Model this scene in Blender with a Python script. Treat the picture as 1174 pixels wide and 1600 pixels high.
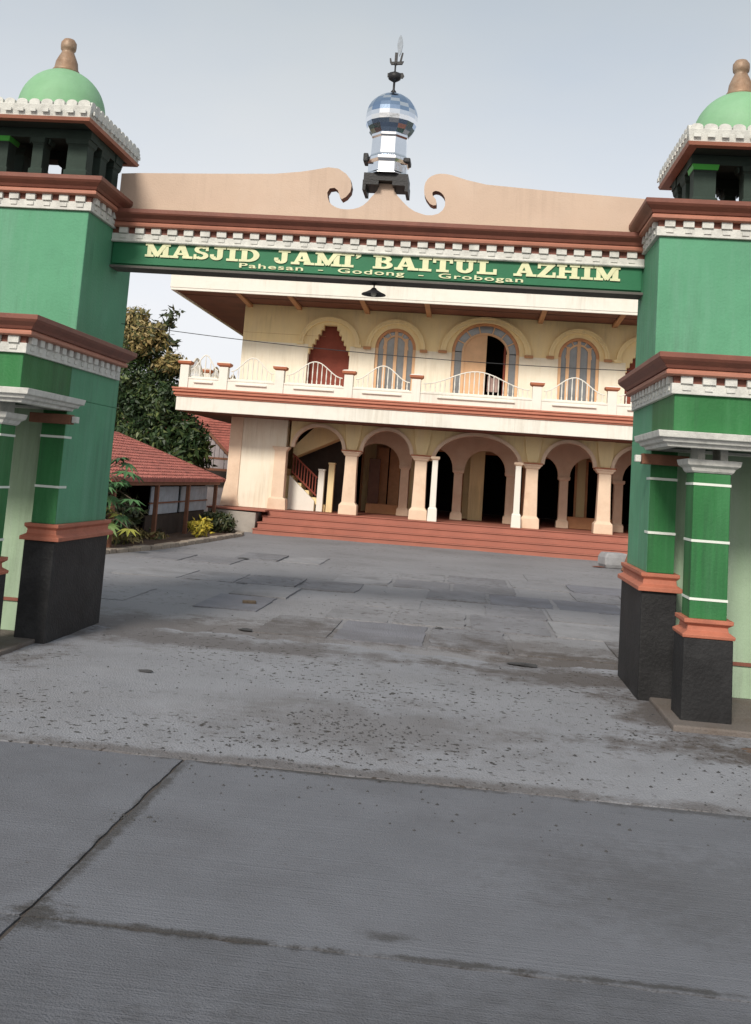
import bpy, math, random
import numpy as np
from mathutils import Vector, Matrix

for o in list(bpy.data.objects):
    bpy.data.objects.remove(o)
S = bpy.context.scene
COL = S.collection
rnd = random.Random(7)

# ------------------------------------------------------------------ camera
YAW, PIT, ROL = .0996, .1193, .07225
F = Vector((-math.sin(YAW)*math.cos(PIT), math.cos(YAW)*math.cos(PIT), math.sin(PIT)))
R0 = Vector((math.cos(YAW), math.sin(YAW), 0)); U0 = R0.cross(F)
R_ = math.cos(ROL)*R0 + math.sin(ROL)*U0
U_ = -math.sin(ROL)*R0 + math.cos(ROL)*U0
cam_d = bpy.data.cameras.new('camera'); cam = bpy.data.objects.new('camera', cam_d); COL.objects.link(cam)
M = Matrix((R_, U_, -F)).transposed().to_4x4(); M.translation = Vector((0, 0, 1.75))
cam.matrix_world = M
cam_d.sensor_fit = 'HORIZONTAL'; cam_d.sensor_width = 36
cam_d.lens = 36*1611.3/1174
cam_d.shift_x = .0038; cam_d.shift_y = -.212
cam_d.clip_start = .05; cam_d.clip_end = 2000
S.camera = cam

# ------------------------------------------------------------------ sky and sun (hazy, thin cloud)
SUN_EL, SUN_AZ = math.radians(35), math.radians(194)      # azimuth the sun stands at, clockwise from +Y
W = bpy.data.worlds.new('World'); S.world = W; W.use_nodes = True
nt = W.node_tree; nt.nodes.clear()
out = nt.nodes.new('ShaderNodeOutputWorld'); bg = nt.nodes.new('ShaderNodeBackground')
sky = nt.nodes.new('ShaderNodeTexSky'); sky.sky_type = 'NISHITA'; sky.sun_disc = False
sky.sun_elevation = SUN_EL; sky.sun_rotation = SUN_AZ
sky.air_density = 1.0; sky.dust_density = 4.0; sky.ozone_density = 1.0
tc = nt.nodes.new('ShaderNodeTexCoord')
mp = nt.nodes.new('ShaderNodeMapping'); mp.inputs['Scale'].default_value = (1, 1, 2.6)
ns = nt.nodes.new('ShaderNodeTexNoise'); ns.inputs['Scale'].default_value = 1.5; ns.inputs['Detail'].default_value = 6
cr = nt.nodes.new('ShaderNodeValToRGB')
cr.color_ramp.elements[0].position = .36; cr.color_ramp.elements[0].color = (.70, .70, .70, 1)
cr.color_ramp.elements[1].position = .62; cr.color_ramp.elements[1].color = (.93, .93, .93, 1)
mix = nt.nodes.new('ShaderNodeMixRGB')
# thin cloud sheet: brighter low down where it is seen through more air
sep = nt.nodes.new('ShaderNodeSeparateXYZ'); ramp = nt.nodes.new('ShaderNodeValToRGB')
ramp.color_ramp.elements[0].position = 0.0; ramp.color_ramp.elements[0].color = (4.9, 4.9, 5.0, 1)
ramp.color_ramp.elements[1].position = 0.90; ramp.color_ramp.elements[1].color = (2.55, 2.8, 2.9, 1)
e = ramp.color_ramp.elements.new(.16); e.color = (4.6, 4.62, 4.75, 1)
e = ramp.color_ramp.elements.new(.30); e.color = (3.8, 3.92, 4.02, 1)
e = ramp.color_ramp.elements.new(.45); e.color = (2.85, 3.06, 3.15, 1)
nt.links.new(tc.outputs['Generated'], sep.inputs[0]); nt.links.new(sep.outputs['Z'], ramp.inputs[0])
nt.links.new(tc.outputs['Generated'], mp.inputs[0]); nt.links.new(mp.outputs[0], ns.inputs[0]); nt.links.new(ns.outputs[0], cr.inputs[0])
nt.links.new(cr.outputs[0], mix.inputs[0]); nt.links.new(sky.outputs[0], mix.inputs[1]); nt.links.new(ramp.outputs[0], mix.inputs[2])
nt.links.new(mix.outputs[0], bg.inputs[0]); nt.links.new(bg.outputs[0], out.inputs[0])
bg.inputs[1].default_value = .15
sd = bpy.data.lights.new('sun', 'SUN'); so = bpy.data.objects.new('sun', sd); COL.objects.link(so)
sd.energy = 2.5; sd.angle = math.radians(12); sd.color = (1, .93, .83)
sv = Vector((math.sin(SUN_AZ)*math.cos(SUN_EL), math.cos(SUN_AZ)*math.cos(SUN_EL), math.sin(SUN_EL)))
so.rotation_euler = sv.to_track_quat('Z', 'Y').to_euler(); so.location = (0, 0, 30)
S.view_settings.view_transform = 'Standard'; S.view_settings.look = 'None'
S.view_settings.exposure = 0.42; S.view_settings.gamma = 1; S.view_settings.use_curve_mapping = False

# ------------------------------------------------------------------ materials
def mat(name, col, rough=.8, var=.12, scale=3, bump=.15, bscale=60, dirt=None, dirt_amt=.5, dirt_scale=1.2,
        metal=0, streak=False, spec=.3, extra=None):
    m = bpy.data.materials.new(name); m.use_nodes = True; t = m.node_tree; N = t.nodes; L = t.links
    b = N['Principled BSDF']; b.inputs['Roughness'].default_value = rough; b.inputs['Metallic'].default_value = metal
    b.inputs['Specular IOR Level'].default_value = spec
    g = N.new('ShaderNodeNewGeometry'); pos = g.outputs['Position']
    n1 = N.new('ShaderNodeTexNoise'); n1.inputs['Scale'].default_value = scale; n1.inputs['Detail'].default_value = 8
    n1.inputs['Roughness'].default_value = .65
    L.new(pos, n1.inputs['Vector'])
    mr = N.new('ShaderNodeMapRange'); mr.inputs['From Min'].default_value = .25; mr.inputs['From Max'].default_value = .75
    mr.inputs['To Min'].default_value = 1-var; mr.inputs['To Max'].default_value = 1+var
    L.new(n1.outputs[0], mr.inputs[0])
    mu = N.new('ShaderNodeVectorMath'); mu.operation = 'SCALE'; mu.inputs[0].default_value = col
    L.new(mr.outputs[0], mu.inputs['Scale']); c = mu.outputs[0]
    if dirt:
        mpn = N.new('ShaderNodeMapping'); L.new(pos, mpn.inputs[0])
        if streak: mpn.inputs['Scale'].default_value = (5, 5, .5)
        n2 = N.new('ShaderNodeTexNoise'); n2.inputs['Scale'].default_value = dirt_scale; n2.inputs['Detail'].default_value = 9
        n2.inputs['Roughness'].default_value = .7
        L.new(mpn.outputs[0], n2.inputs['Vector'])
        r2 = N.new('ShaderNodeMapRange'); r2.inputs['From Min'].default_value = .47; r2.inputs['From Max'].default_value = .72
        r2.inputs['To Max'].default_value = dirt_amt; L.new(n2.outputs[0], r2.inputs[0])
        mx = N.new('ShaderNodeMixRGB'); mx.inputs[2].default_value = (*dirt, 1)
        L.new(r2.outputs[0], mx.inputs[0]); L.new(c, mx.inputs[1]); c = mx.outputs[0]
    if extra: c = extra(N, L, pos, c)
    L.new(c, b.inputs['Base Color'])
    if bump:
        n3 = N.new('ShaderNodeTexNoise'); n3.inputs['Scale'].default_value = bscale; n3.inputs['Detail'].default_value = 5
        L.new(pos, n3.inputs['Vector'])
        bp = N.new('ShaderNodeBump'); bp.inputs['Strength'].default_value = bump; bp.inputs['Distance'].default_value = .02
        L.new(n3.outputs[0], bp.inputs['Height']); L.new(bp.outputs[0], b.inputs['Normal'])
    return m

def specks(scale, lo, hi, col, amt, mask_scale=.7, m0=.45, m1=.6):
    """dark grit and pits scattered in patches"""
    def f(N, L, pos, c):
        v = N.new('ShaderNodeTexNoise'); v.inputs['Scale'].default_value = scale; v.inputs['Detail'].default_value = 3
        L.new(pos, v.inputs['Vector'])
        r = N.new('ShaderNodeMapRange'); r.inputs['From Min'].default_value = lo; r.inputs['From Max'].default_value = hi
        L.new(v.outputs[0], r.inputs[0])
        n = N.new('ShaderNodeTexNoise'); n.inputs['Scale'].default_value = mask_scale; n.inputs['Detail'].default_value = 4
        L.new(pos, n.inputs['Vector'])
        r2 = N.new('ShaderNodeMapRange'); r2.inputs['From Min'].default_value = m0; r2.inputs['From Max'].default_value = m1
        r2.inputs['To Max'].default_value = amt; L.new(n.outputs[0], r2.inputs[0])
        mm = N.new('ShaderNodeMath'); mm.operation = 'MULTIPLY'; L.new(r.outputs[0], mm.inputs[0]); L.new(r2.outputs[0], mm.inputs[1])
        mx = N.new('ShaderNodeMixRGB'); mx.inputs[2].default_value = (*col, 1)
        L.new(mm.outputs[0], mx.inputs[0]); L.new(c, mx.inputs[1]); return mx.outputs[0]
    return f

def stains(pts, col, base=None, ns=2.3):
    def f(N, L, pos, c):
        if base: c = base(N, L, pos, c)
        n = N.new('ShaderNodeTexNoise'); n.inputs['Scale'].default_value = ns; n.inputs['Detail'].default_value = 8; n.inputs['Roughness'].default_value = .78
        L.new(pos, n.inputs['Vector'])
        for x, y, rx, ry, amt in pts:
            m = N.new('ShaderNodeVectorMath'); m.operation = 'SUBTRACT'; m.inputs[1].default_value = (x, y, 0); L.new(pos, m.inputs[0])
            q = N.new('ShaderNodeVectorMath'); q.operation = 'MULTIPLY'; q.inputs[1].default_value = (1/rx, 1/ry, 0); L.new(m.outputs[0], q.inputs[0])
            d = N.new('ShaderNodeVectorMath'); d.operation = 'LENGTH'; L.new(q.outputs[0], d.inputs[0])
            a = N.new('ShaderNodeMath'); a.operation = 'MULTIPLY_ADD'; a.inputs[1].default_value = 4.0; L.new(n.outputs[0], a.inputs[0]); L.new(d.outputs['Value'], a.inputs[2])
            k = N.new('ShaderNodeMapRange'); k.inputs['From Min'].default_value = 2.45; k.inputs['From Max'].default_value = 3.2
            k.inputs['To Min'].default_value = amt; k.inputs['To Max'].default_value = 0; L.new(a.outputs[0], k.inputs[0])
            x_ = N.new('ShaderNodeMixRGB'); x_.inputs[2].default_value = (*col, 1); L.new(k.outputs[0], x_.inputs[0]); L.new(c, x_.inputs[1]); c = x_.outputs[0]
        return c
    return f

def grime(col, amt):
    """rain streaks and soot running down walls"""
    def f(N, L, pos, c):
        mpn = N.new('ShaderNodeMapping'); mpn.inputs['Scale'].default_value = (7, 7, .45); L.new(pos, mpn.inputs[0])
        n = N.new('ShaderNodeTexNoise'); n.inputs['Scale'].default_value = 1.7; n.inputs['Detail'].default_value = 8; n.inputs['Roughness'].default_value = .7
        L.new(mpn.outputs[0], n.inputs['Vector'])
        n2 = N.new('ShaderNodeTexNoise'); n2.inputs['Scale'].default_value = .9; n2.inputs['Detail'].default_value = 3; L.new(pos, n2.inputs['Vector'])
        m = N.new('ShaderNodeMath'); m.operation = 'MULTIPLY'; L.new(n.outputs[0], m.inputs[0]); L.new(n2.outputs[0], m.inputs[1])
        k = N.new('ShaderNodeMapRange'); k.inputs['From Min'].default_value = .26; k.inputs['From Max'].default_value = .42; k.inputs['To Max'].default_value = amt
        L.new(m.outputs[0], k.inputs[0]); x = N.new('ShaderNodeMixRGB'); x.inputs[2].default_value = (*col, 1)
        L.new(k.outputs[0], x.inputs[0]); L.new(c, x.inputs[1]); return x.outputs[0]
    return f
MT = dict(
    green=mat('tower green paint', (.10, .30, .175), .75, .12, 2.2, .2, 45, (.15, .33, .23), .7, .8, streak=True, extra=grime((.05, .11, .07), .38)),
    deep=mat('deep green paint', (.024, .145, .042), .6, .15, 3, .15, 45, (.07, .23, .10), .5, .9, streak=True, extra=grime((.02, .06, .03), .5)),
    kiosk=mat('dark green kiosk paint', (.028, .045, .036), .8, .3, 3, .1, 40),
    brightg=mat('bright green paint', (.05, .34, .04), .5, .1),
    dome=mat('pale green dome paint', (.20, .39, .22), .6, .12, 4, .08, 40, (.28, .45, .31), .4, 1.5),
    pale=mat('pale green wall paint', (.31, .42, .29), .8, .10, 2, .15, 50, (.42, .50, .42), .5, .7, streak=True, extra=grime((.14, .17, .12), .45)),
    black=mat('black plinth paint', (.013, .013, .014), .6, .3, 5, .25, 35, (.05, .05, .052), .5, 2),
    white=mat('white trim paint', (.62, .62, .58), .75, .12, 9, .25, 80, (.30, .30, .28), .6, 7),
    ring=mat('white ring paint', (.66, .70, .64), .6, .1),
    orange=mat('orange trim paint', (.42, .145, .09), .65, .16, 5, .15, 50, (.25, .09, .06), .6, 3),
    brown=mat('red brown cornice paint', (.20, .075, .052), .5, .16, 4, .1, 50, (.13, .05, .04), .6, 3),
    salmon=mat('salmon cornice paint', (.40, .17, .115), .5, .14, 4, .1, 50, (.28, .11, .08), .5, 3),
    peach=mat('peach parapet paint', (.54, .41, .32), .8, .08, 1.5, .15, 60, (.60, .49, .41), .5, .8, extra=grime((.30, .22, .17), .30)),
    edge=mat('brown parapet edge paint', (.21, .10, .07), .7),
    sign=mat('green sign board paint', (.018, .145, .065), .5, .1, 3, .05, 50),
    letter=mat('cream lettering paint', (.68, .69, .44), .65, .1, 8, 0),
    under=mat('grey weathered edge', (.12, .11, .10), .8, .2),
    gold=mat('brown gold finial paint', (.27, .17, .11), .5, .3, 9, .15, 40, (.42, .34, .26), .7, 5, metal=.15),
    steel=mat('stainless sheet', (.78, .80, .83), .12, .05, 8, .06, 12, metal=1),
    bluesteel=mat('blue tinted stainless sheet', (.33, .43, .58), .16, .08, 8, .08, 12, metal=1),
    dark=mat('dark painted metal', (.022, .022, .024), .5, .2),
    mcream_glow=mat('cream mosque paint with eave glow', (.82, .65, .36), .85, .08, 1.2, .2, 50, (.72, .57, .36), .6, 1.1, streak=True, extra=grime((.42, .31, .18), .40)),  # cream with the golden glow under the eave mixed into its yellow
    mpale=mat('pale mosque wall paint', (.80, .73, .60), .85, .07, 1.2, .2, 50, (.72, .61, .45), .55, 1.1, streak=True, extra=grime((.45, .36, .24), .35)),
    mwhite=mat('off white mosque paint', (.76, .73, .66), .85, .06, 2, .15, 50, (.62, .57, .48), .5, 2, extra=grime((.42, .38, .31), .35)),
    mpeach=mat('peach column paint', (.72, .55, .41), .8, .1, 2, .15, 50, (.58, .38, .25), .6, 1.6),
    mrib=mat('ochre rib paint', (.44, .22, .11), .7, .15, 4),
    mcap=mat('terracotta cap paint', (.42, .15, .08), .7, .12, 4),
    mband=mat('terracotta band paint', (.45, .17, .11), .65, .1, 4),
    soffit=mat('red brown soffit boards', (.165, .06, .038), .7, .2, 2, .15, 30, (.09, .035, .025), .6, .7),
    maroon=mat('maroon recess paint', (.23, .055, .035), .7, .15, 4),
    stepm=mat('terracotta step tiles', (.36, .135, .095), .7, .16, 3, .15, 60, (.22, .09, .07), .6, 1.5),
    wood=mat('varnished door wood', (.52, .24, .11), .45, .18, 6, .08, 40),
    wooddk=mat('dark door wood', (.12, .045, .025), .45, .2, 6),
    leafd=mat('pale door leaf wood', (.68, .42, .24), .5, .1, 5),
    inner=mat('shaded interior plaster', (.20, .13, .085), .85, .15, 2),
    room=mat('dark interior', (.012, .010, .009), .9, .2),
    curtain=mat('curtain cloth', (.45, .33, .30), .9, .2, 8),
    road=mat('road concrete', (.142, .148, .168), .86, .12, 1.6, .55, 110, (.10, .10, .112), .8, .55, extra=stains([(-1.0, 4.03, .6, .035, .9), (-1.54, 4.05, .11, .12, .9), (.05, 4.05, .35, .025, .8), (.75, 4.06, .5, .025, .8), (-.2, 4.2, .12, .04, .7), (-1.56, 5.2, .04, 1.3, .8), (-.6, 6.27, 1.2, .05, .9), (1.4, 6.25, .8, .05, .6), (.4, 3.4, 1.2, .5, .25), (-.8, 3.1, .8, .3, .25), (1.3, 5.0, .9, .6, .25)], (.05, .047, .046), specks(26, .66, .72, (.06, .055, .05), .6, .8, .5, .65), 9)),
    roadnear_dim=mat('near road concrete dimmed', (.124, .129, .147), .86, .13, 1.6, .6, 110, (.075, .077, .086), .8, .7, extra=stains([(-1.0, 4.03, .6, .035, .9), (-1.54, 4.05, .11, .12, .9), (.05, 4.05, .35, .025, .8), (.75, 4.06, .5, .025, .8), (-.2, 4.2, .12, .04, .7), (-1.56, 5.2, .04, 1.3, .8), (-.6, 6.27, 1.2, .05, .9), (1.4, 6.25, .8, .05, .6), (.4, 3.4, 1.2, .5, .25), (-.8, 3.1, .8, .3, .25), (1.3, 5.0, .9, .6, .25)], (.045, .043, .043), specks(26, .66, .72, (.05, .05, .05), .6, .8, .5, .65), 9)),  # darker copy of road; darkening toward the viewer painted into its colour
    apron=mat('rough apron concrete', (.250, .256, .280), .94, .12, 1.8, .9, 70, (.175, .17, .175), .6, .5, extra=stains([(2.6, 7.75, 1.6, .38, .9), (1.7, 8.9, .45, .8, .8), (-4.6, 8.9, 1.0, .9, .8), (1.1, 10.1, 1.3, .55, .75), (-2.6, 10.3, 2.4, .5, .6), (-.6, 7.5, 1.2, .8, .35), (-1, 6.35, 3.5, .12, .6)], (.075, .06, .052), specks(17, .60, .66, (.04, .038, .036), 1.0, .55, .40, .54))),
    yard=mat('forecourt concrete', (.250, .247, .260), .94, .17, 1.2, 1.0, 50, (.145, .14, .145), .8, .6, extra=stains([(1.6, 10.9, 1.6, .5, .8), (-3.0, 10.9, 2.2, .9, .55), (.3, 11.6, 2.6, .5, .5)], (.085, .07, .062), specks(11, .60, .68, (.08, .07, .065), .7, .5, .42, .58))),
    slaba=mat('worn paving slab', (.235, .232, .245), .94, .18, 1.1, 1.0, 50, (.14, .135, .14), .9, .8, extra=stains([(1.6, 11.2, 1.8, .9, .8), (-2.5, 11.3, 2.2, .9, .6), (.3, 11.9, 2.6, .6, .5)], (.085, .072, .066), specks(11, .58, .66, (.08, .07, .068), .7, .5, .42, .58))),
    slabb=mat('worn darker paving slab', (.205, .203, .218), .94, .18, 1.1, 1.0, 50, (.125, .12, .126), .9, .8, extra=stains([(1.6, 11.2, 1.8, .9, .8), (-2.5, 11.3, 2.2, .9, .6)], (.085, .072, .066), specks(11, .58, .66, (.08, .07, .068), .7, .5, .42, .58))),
    slabl=mat('pale paving slab', (.265, .262, .274), .94, .18, 1.4, 1.0, 50, (.14, .135, .14), .9, 1.2),
    slabd=mat('blue grey paving slab', (.185, .185, .208), .93, .16, 1.6, 1.0, 50, (.115, .11, .115), .7, 1.2),
    joint=mat('dirty joint filler', (.07, .06, .055), .95, .3, 8, .6, 60),
    soil=mat('dry brown soil', (.115, .075, .055), .97, .3, 6, 1, 60, (.20, .17, .15), .5, 4),
    grit=mat('grit', (.052, .052, .054), .95, .4, 9),
    stone=mat('grey rubble stone', (.30, .30, .31), .9, .2, 7, .5, 40),
    kerb=mat('weathered kerb stone', (.32, .27, .22), .9, .2, 5, .5, 40, (.14, .11, .09), .7, 3),
    cement=mat('grey cement plaster', (.38, .34, .30), .9, .12, 4, .4, 50, (.24, .21, .18), .6, 1.5),
    plinthc=mat('dirty brown cement', (.15, .13, .118), .95, .2, 5, .6, 40, (.09, .065, .05), .85, 2.5),
    tile=mat('red roof tile', (.38, .13, .105), .9, .4, 11, .4, 40, (.17, .075, .065), .7, 3),
    wallblue=mat('weathered blue grey board', (.33, .37, .42), .8, .15, 5, .3, 40, (.20, .20, .2), .6, 3),
    gable=mat('grey gable boards', (.34, .30, .31), .85, .2, 4, .3, 40),
    timber=mat('brown timber', (.20, .09, .055), .8, .25, 6, .3, 40),
    shade=mat('dark timber boards', (.045, .035, .03), .9, .3, 4),
    bark=mat('bark', (.12, .09, .065), .95, .3, 8, .8, 30),
    ground=mat('earth ground', (.13, .12, .075), .97, .3, .4, .6, 20, (.07, .10, .03), .7, .3),
)
def leafmat(name, a, b, c):
    m = bpy.data.materials.new(name); m.use_nodes = True; t = m.node_tree
    bs = t.nodes['Principled BSDF']; at = t.nodes.new('ShaderNodeAttribute'); at.attribute_name = 'tint'
    r = t.nodes.new('ShaderNodeValToRGB'); r.color_ramp.elements[0].color = (*a, 1); r.color_ramp.elements[1].color = (*c, 1)
    e = r.color_ramp.elements.new(.55); e.color = (*b, 1)
    t.links.new(at.outputs['Fac'], r.inputs[0]); t.links.new(r.outputs[0], bs.inputs['Base Color'])
    bs.inputs['Roughness'].default_value = .5; bs.inputs['Specular IOR Level'].default_value = .35
    return m
MT['leaf'] = leafmat('mango leaves', (.014, .032, .012), (.032, .06, .018), (.12, .15, .05))
MT['young'] = leafmat('young bronze leaves', (.05, .065, .02), (.19, .15, .05), (.36, .27, .12))
MT['papaya'] = leafmat('papaya leaves', (.03, .09, .03), (.07, .16, .06), (.26, .26, .05))
MT['yellow'] = leafmat('golden shrub leaves', (.20, .19, .02), (.45, .36, .04), (.65, .50, .08))
MT['shrub'] = leafmat('dark shrub leaves', (.02, .035, .012), (.04, .055, .02), (.10, .09, .04))

# ------------------------------------------------------------------ mesh helpers
class MB:
    def __init__(s): s.v = []; s.f = []; s.sm = []
    def add(s, v, f, smooth=False):
        k = len(s.v); s.v += [tuple(p) for p in v]; s.f += [tuple(i+k for i in q) for q in f]; s.sm += [smooth]*len(f); return s
    def box(s, x0, x1, y0, y1, z0, z1):
        if x0 > x1: x0, x1 = x1, x0
        if y0 > y1: y0, y1 = y1, y0
        v = [(x, y, z) for z in (z0, z1) for x, y in ((x0, y0), (x1, y0), (x1, y1), (x0, y1))]
        return s.add(v, [(3, 2, 1, 0), (4, 5, 6, 7), (0, 1, 5, 4), (1, 2, 6, 5), (2, 3, 7, 6), (3, 0, 4, 7)])
    def taper(s, cx, cy, sections):
        """square column: list of (half x, half y, z)"""
        v = []; f = []
        for hx, hy, z in sections: v += [(cx-hx, cy-hy, z), (cx+hx, cy-hy, z), (cx+hx, cy+hy, z), (cx-hx, cy+hy, z)]
        n = len(sections)
        for k in range(n-1):
            a = 4*k
            for i in range(4): j = (i+1) % 4; f.append((a+i, a+j, a+4+j, a+4+i))
        f.append((3, 2, 1, 0)); a = 4*(n-1); f.append((a, a+1, a+2, a+3)); return s.add(v, f)
    def prism_xz(s, pts, y0, y1):
        """polygon in x,z pushed from y0 (front) to y1"""
        n = len(pts); v = [(x, y0, z) for x, z in pts]+[(x, y1, z) for x, z in pts]
        area = sum(pts[i][0]*pts[(i+1) % n][1]-pts[(i+1) % n][0]*pts[i][1] for i in range(n))
        fr = list(range(n)); bk = list(range(2*n-1, n-1, -1))
        f = [tuple(fr), tuple(bk)] if area > 0 else [tuple(fr[::-1]), tuple(bk[::-1])]
        for i in range(n):
            j = (i+1) % n; f.append((i, i+n, j+n, j) if area > 0 else (j, j+n, i+n, i))
        return s.add(v, f)
    def prism_yz(s, pts, x0, x1):
        n = len(pts); v = [(x0, y, z) for y, z in pts]+[(x1, y, z) for y, z in pts]
        f = [tuple(range(n))[::-1], tuple(range(n, 2*n))]
        for i in range(n): j = (i+1) % n; f.append((i, j, j+n, i+n))
        return s.add(v, f)
    def prism_xy(s, pts, z0, z1):
        n = len(pts); v = [(x, y, z0) for x, y in pts]+[(x, y, z1) for x, y in pts]
        f = [tuple(range(n))[::-1], tuple(range(n, 2*n))]
        for i in range(n): j = (i+1) % n; f.append((i, j, j+n, i+n))
        return s.add(v, f)
    def lathe(s, cx, cy, prof, n=32, smooth=True, ang=0):
        v = []; f = []
        for r, z in prof:
            for i in range(n):
                a = 2*math.pi*i/n+ang; v.append((cx+r*math.cos(a), cy+r*math.sin(a), z))
        m = len(prof)
        for k in range(m-1):
            for i in range(n): j = (i+1) % n; f.append((k*n+i, k*n+j, (k+1)*n+j, (k+1)*n+i))
        s.add(v, f, smooth)
        s.add([v[i] for i in range(n)], [tuple(range(n))[::-1]]); s.add([v[(m-1)*n+i] for i in range(n)], [tuple(range(n))]); return s
    def tube(s, pts, r, n=8, smooth=True, close=False):
        P = [Vector(p) for p in pts]; m = len(P); rs = r if isinstance(r, (list, tuple)) else [r]*m
        v = []; f = []; ref = Vector((0, 0, 1))
        for k, p in enumerate(P):
            d = (P[min(k+1, m-1)]-P[max(k-1, 0)])
            if close: d = P[(k+1) % m]-P[k-1]
            d.normalize(); a = d.cross(ref)
            if a.length < .1: a = d.cross(Vector((1, 0, 0)))
            a.normalize(); b = a.cross(d); b.normalize()
            for i in range(n):
                t = 2*math.pi*i/n; v.append(p+rs[k]*(math.cos(t)*a+math.sin(t)*b))
        for k in range(m if close else m-1):
            for i in range(n):
                j = (i+1) % n; k2 = (k+1) % m
                f.append((k*n+i, k*n+j, k2*n+j, k2*n+i))
        s.add(v, f, smooth)
        if not close:
            s.add([v[i] for i in range(n)], [tuple(range(n))]); s.add([v[(m-1)*n+i] for i in range(n)], [tuple(range(n))[::-1]])
        return s
    def ring(s, x0, x1, y0, y1, prof):
        """closed moulding profile [(out, z)] mitred round a rectangle"""
        n = len(prof); v = []
        for sx, sy, X, Y in ((-1, -1, x0, y0), (1, -1, x1, y0), (1, 1, x1, y1), (-1, 1, x0, y1)):
            for o, z in prof: v.append((X+sx*o, Y+sy*o, z))
        f = []
        for c in range(4):
            d = (c+1) % 4
            for i in range(n): j = (i+1) % n; f.append((c*n+i, d*n+i, d*n+j, c*n+j))
        return s.add(v, f)
    def run_x(s, x0, x1, yf, prof):
        """closed moulding profile [(out toward -y, z)] run along x"""
        n = len(prof); v = [(x0, yf-o, z) for o, z in prof]+[(x1, yf-o, z) for o, z in prof]
        f = [tuple(range(n)), tuple(range(2*n-1, n-1, -1))]
        for i in range(n): j = (i+1) % n; f.append((i, i+n, j+n, j))
        return s.add(v, f)
    def arch_band(s, cx, zs, a, b, w, y0, y1, n=24, full=True):
        """half-elliptical band, inner radii a (x) and b (z), width w"""
        v = []; f = []
        for i in range(n+1):
            t = math.pi*i/n; c, q = math.cos(t), math.sin(t)
            for (ra, rb, y) in ((a, b, y0), (a+w, b+w, y0), (a+w, b+w, y1), (a, b, y1)): v.append((cx+ra*c, y, zs+rb*q))
        for i in range(n):
            k = 4*i
            for j in range(4): l = (j+1) % 4; f.append((k+j, k+l, k+4+l, k+4+j))
        f.append((3, 2, 1, 0)); k = 4*n; f.append((k, k+1, k+2, k+3)); return s.add(v, f)
    def arch_wall(s, x0, x1, ztop, cx, zs, a, b, y0, y1, n=24):
        """spandrel wall above an elliptical opening, from springing zs to ztop, between x0 and x1"""
        v = []; f = []
        top = []; 
        for i in range(n+1):
            t = math.pi*i/n; x = cx+a*math.cos(t); z = zs+b*math.sin(t)
            v += [(x, y0, z), (x, y0, ztop), (x, y1, z), (x, y1, ztop)]
        for i in range(n):
            k = 4*i; m = k+4
            f += [(k, k+1, m+1, m), (k+2, m+2, m+3, k+3), (k, m, m+2, k+2), (k+1, k+3, m+3, m+1)]
        s.add(v, f)
        if cx-a > x0+1e-4: s.box(x0, cx-a, y0, y1, zs, ztop)
        if cx+a < x1-1e-4: s.box(cx+a, x1, y0, y1, zs, ztop)
        return s

def mesh(mb, name, recalc=True):
    me = bpy.data.meshes.new(name); me.from_pydata(mb.v, [], mb.f); 
    me.polygons.foreach_set('use_smooth', mb.sm)
    if recalc:
        import bmesh
        bm = bmesh.new(); bm.from_mesh(me); bmesh.ops.recalc_face_normals(bm, faces=bm.faces); bm.to_mesh(me); bm.free()
    me.update(); return me
def obj(name, mb, m, parent=None, bevel=0, loc=(0, 0, 0)):
    me = mb if isinstance(mb, bpy.types.Mesh) else mesh(mb, name)
    if not me.materials: me.materials.append(MT[m] if isinstance(m, str) else m)
    o = bpy.data.objects.new(name, me); COL.objects.link(o); o.location = loc
    if parent: o.parent = parent
    if bevel:
        b = o.modifiers.new('bevel', 'BEVEL'); b.width = bevel; b.segments = 2; b.limit_method = 'ANGLE'; b.angle_limit = math.radians(40)
        b.harden_normals = False
    return o
def tag(o, label, cat, group=None, kind=None):
    o['label'] = label; o['category'] = cat
    if group: o['group'] = group
    return o
def thing(name, label, cat, loc=(0, 0, 0), group=None):
    o = bpy.data.objects.new(name, None); COL.objects.link(o); o.location = loc; o.empty_display_size = .3
    return tag(o, label, cat, group)
def struct(name, mb, m, **k):
    o = obj(name, mb, m, **k); o['kind'] = 'structure'; return o

def grid(x0, x1, y0, y1, nx, ny, hf, edge=None):
    """uneven sheet with skirts"""
    xs = np.linspace(x0, x1, nx); ys = np.linspace(y0, y1, ny); v = []; f = []
    for j, y in enumerate(ys):
        for i, x in enumerate(xs):
            yy = y
            if edge and j == 0: yy = y+edge(x)
            v.append((x, yy, hf(x, yy)))
    for j in range(ny-1):
        for i in range(nx-1): k = j*nx+i; f.append((k, k+1, k+nx+1, k+nx))
    mb = MB(); mb.add(v, f, True)
    k = len(mb.v); b = [(p[0], p[1]-.012, -.04) for p in v[:nx]]
    mb.add(v[:nx]+b, [(i+nx, i+1+nx, i+1, i) for i in range(nx-1)])
    return mb
from mathutils import noise as mn
def nz(x, y, s, seed=0): return mn.noise(Vector((x*s+seed*7.3, y*s-seed*3.1, seed*1.7)))

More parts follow.
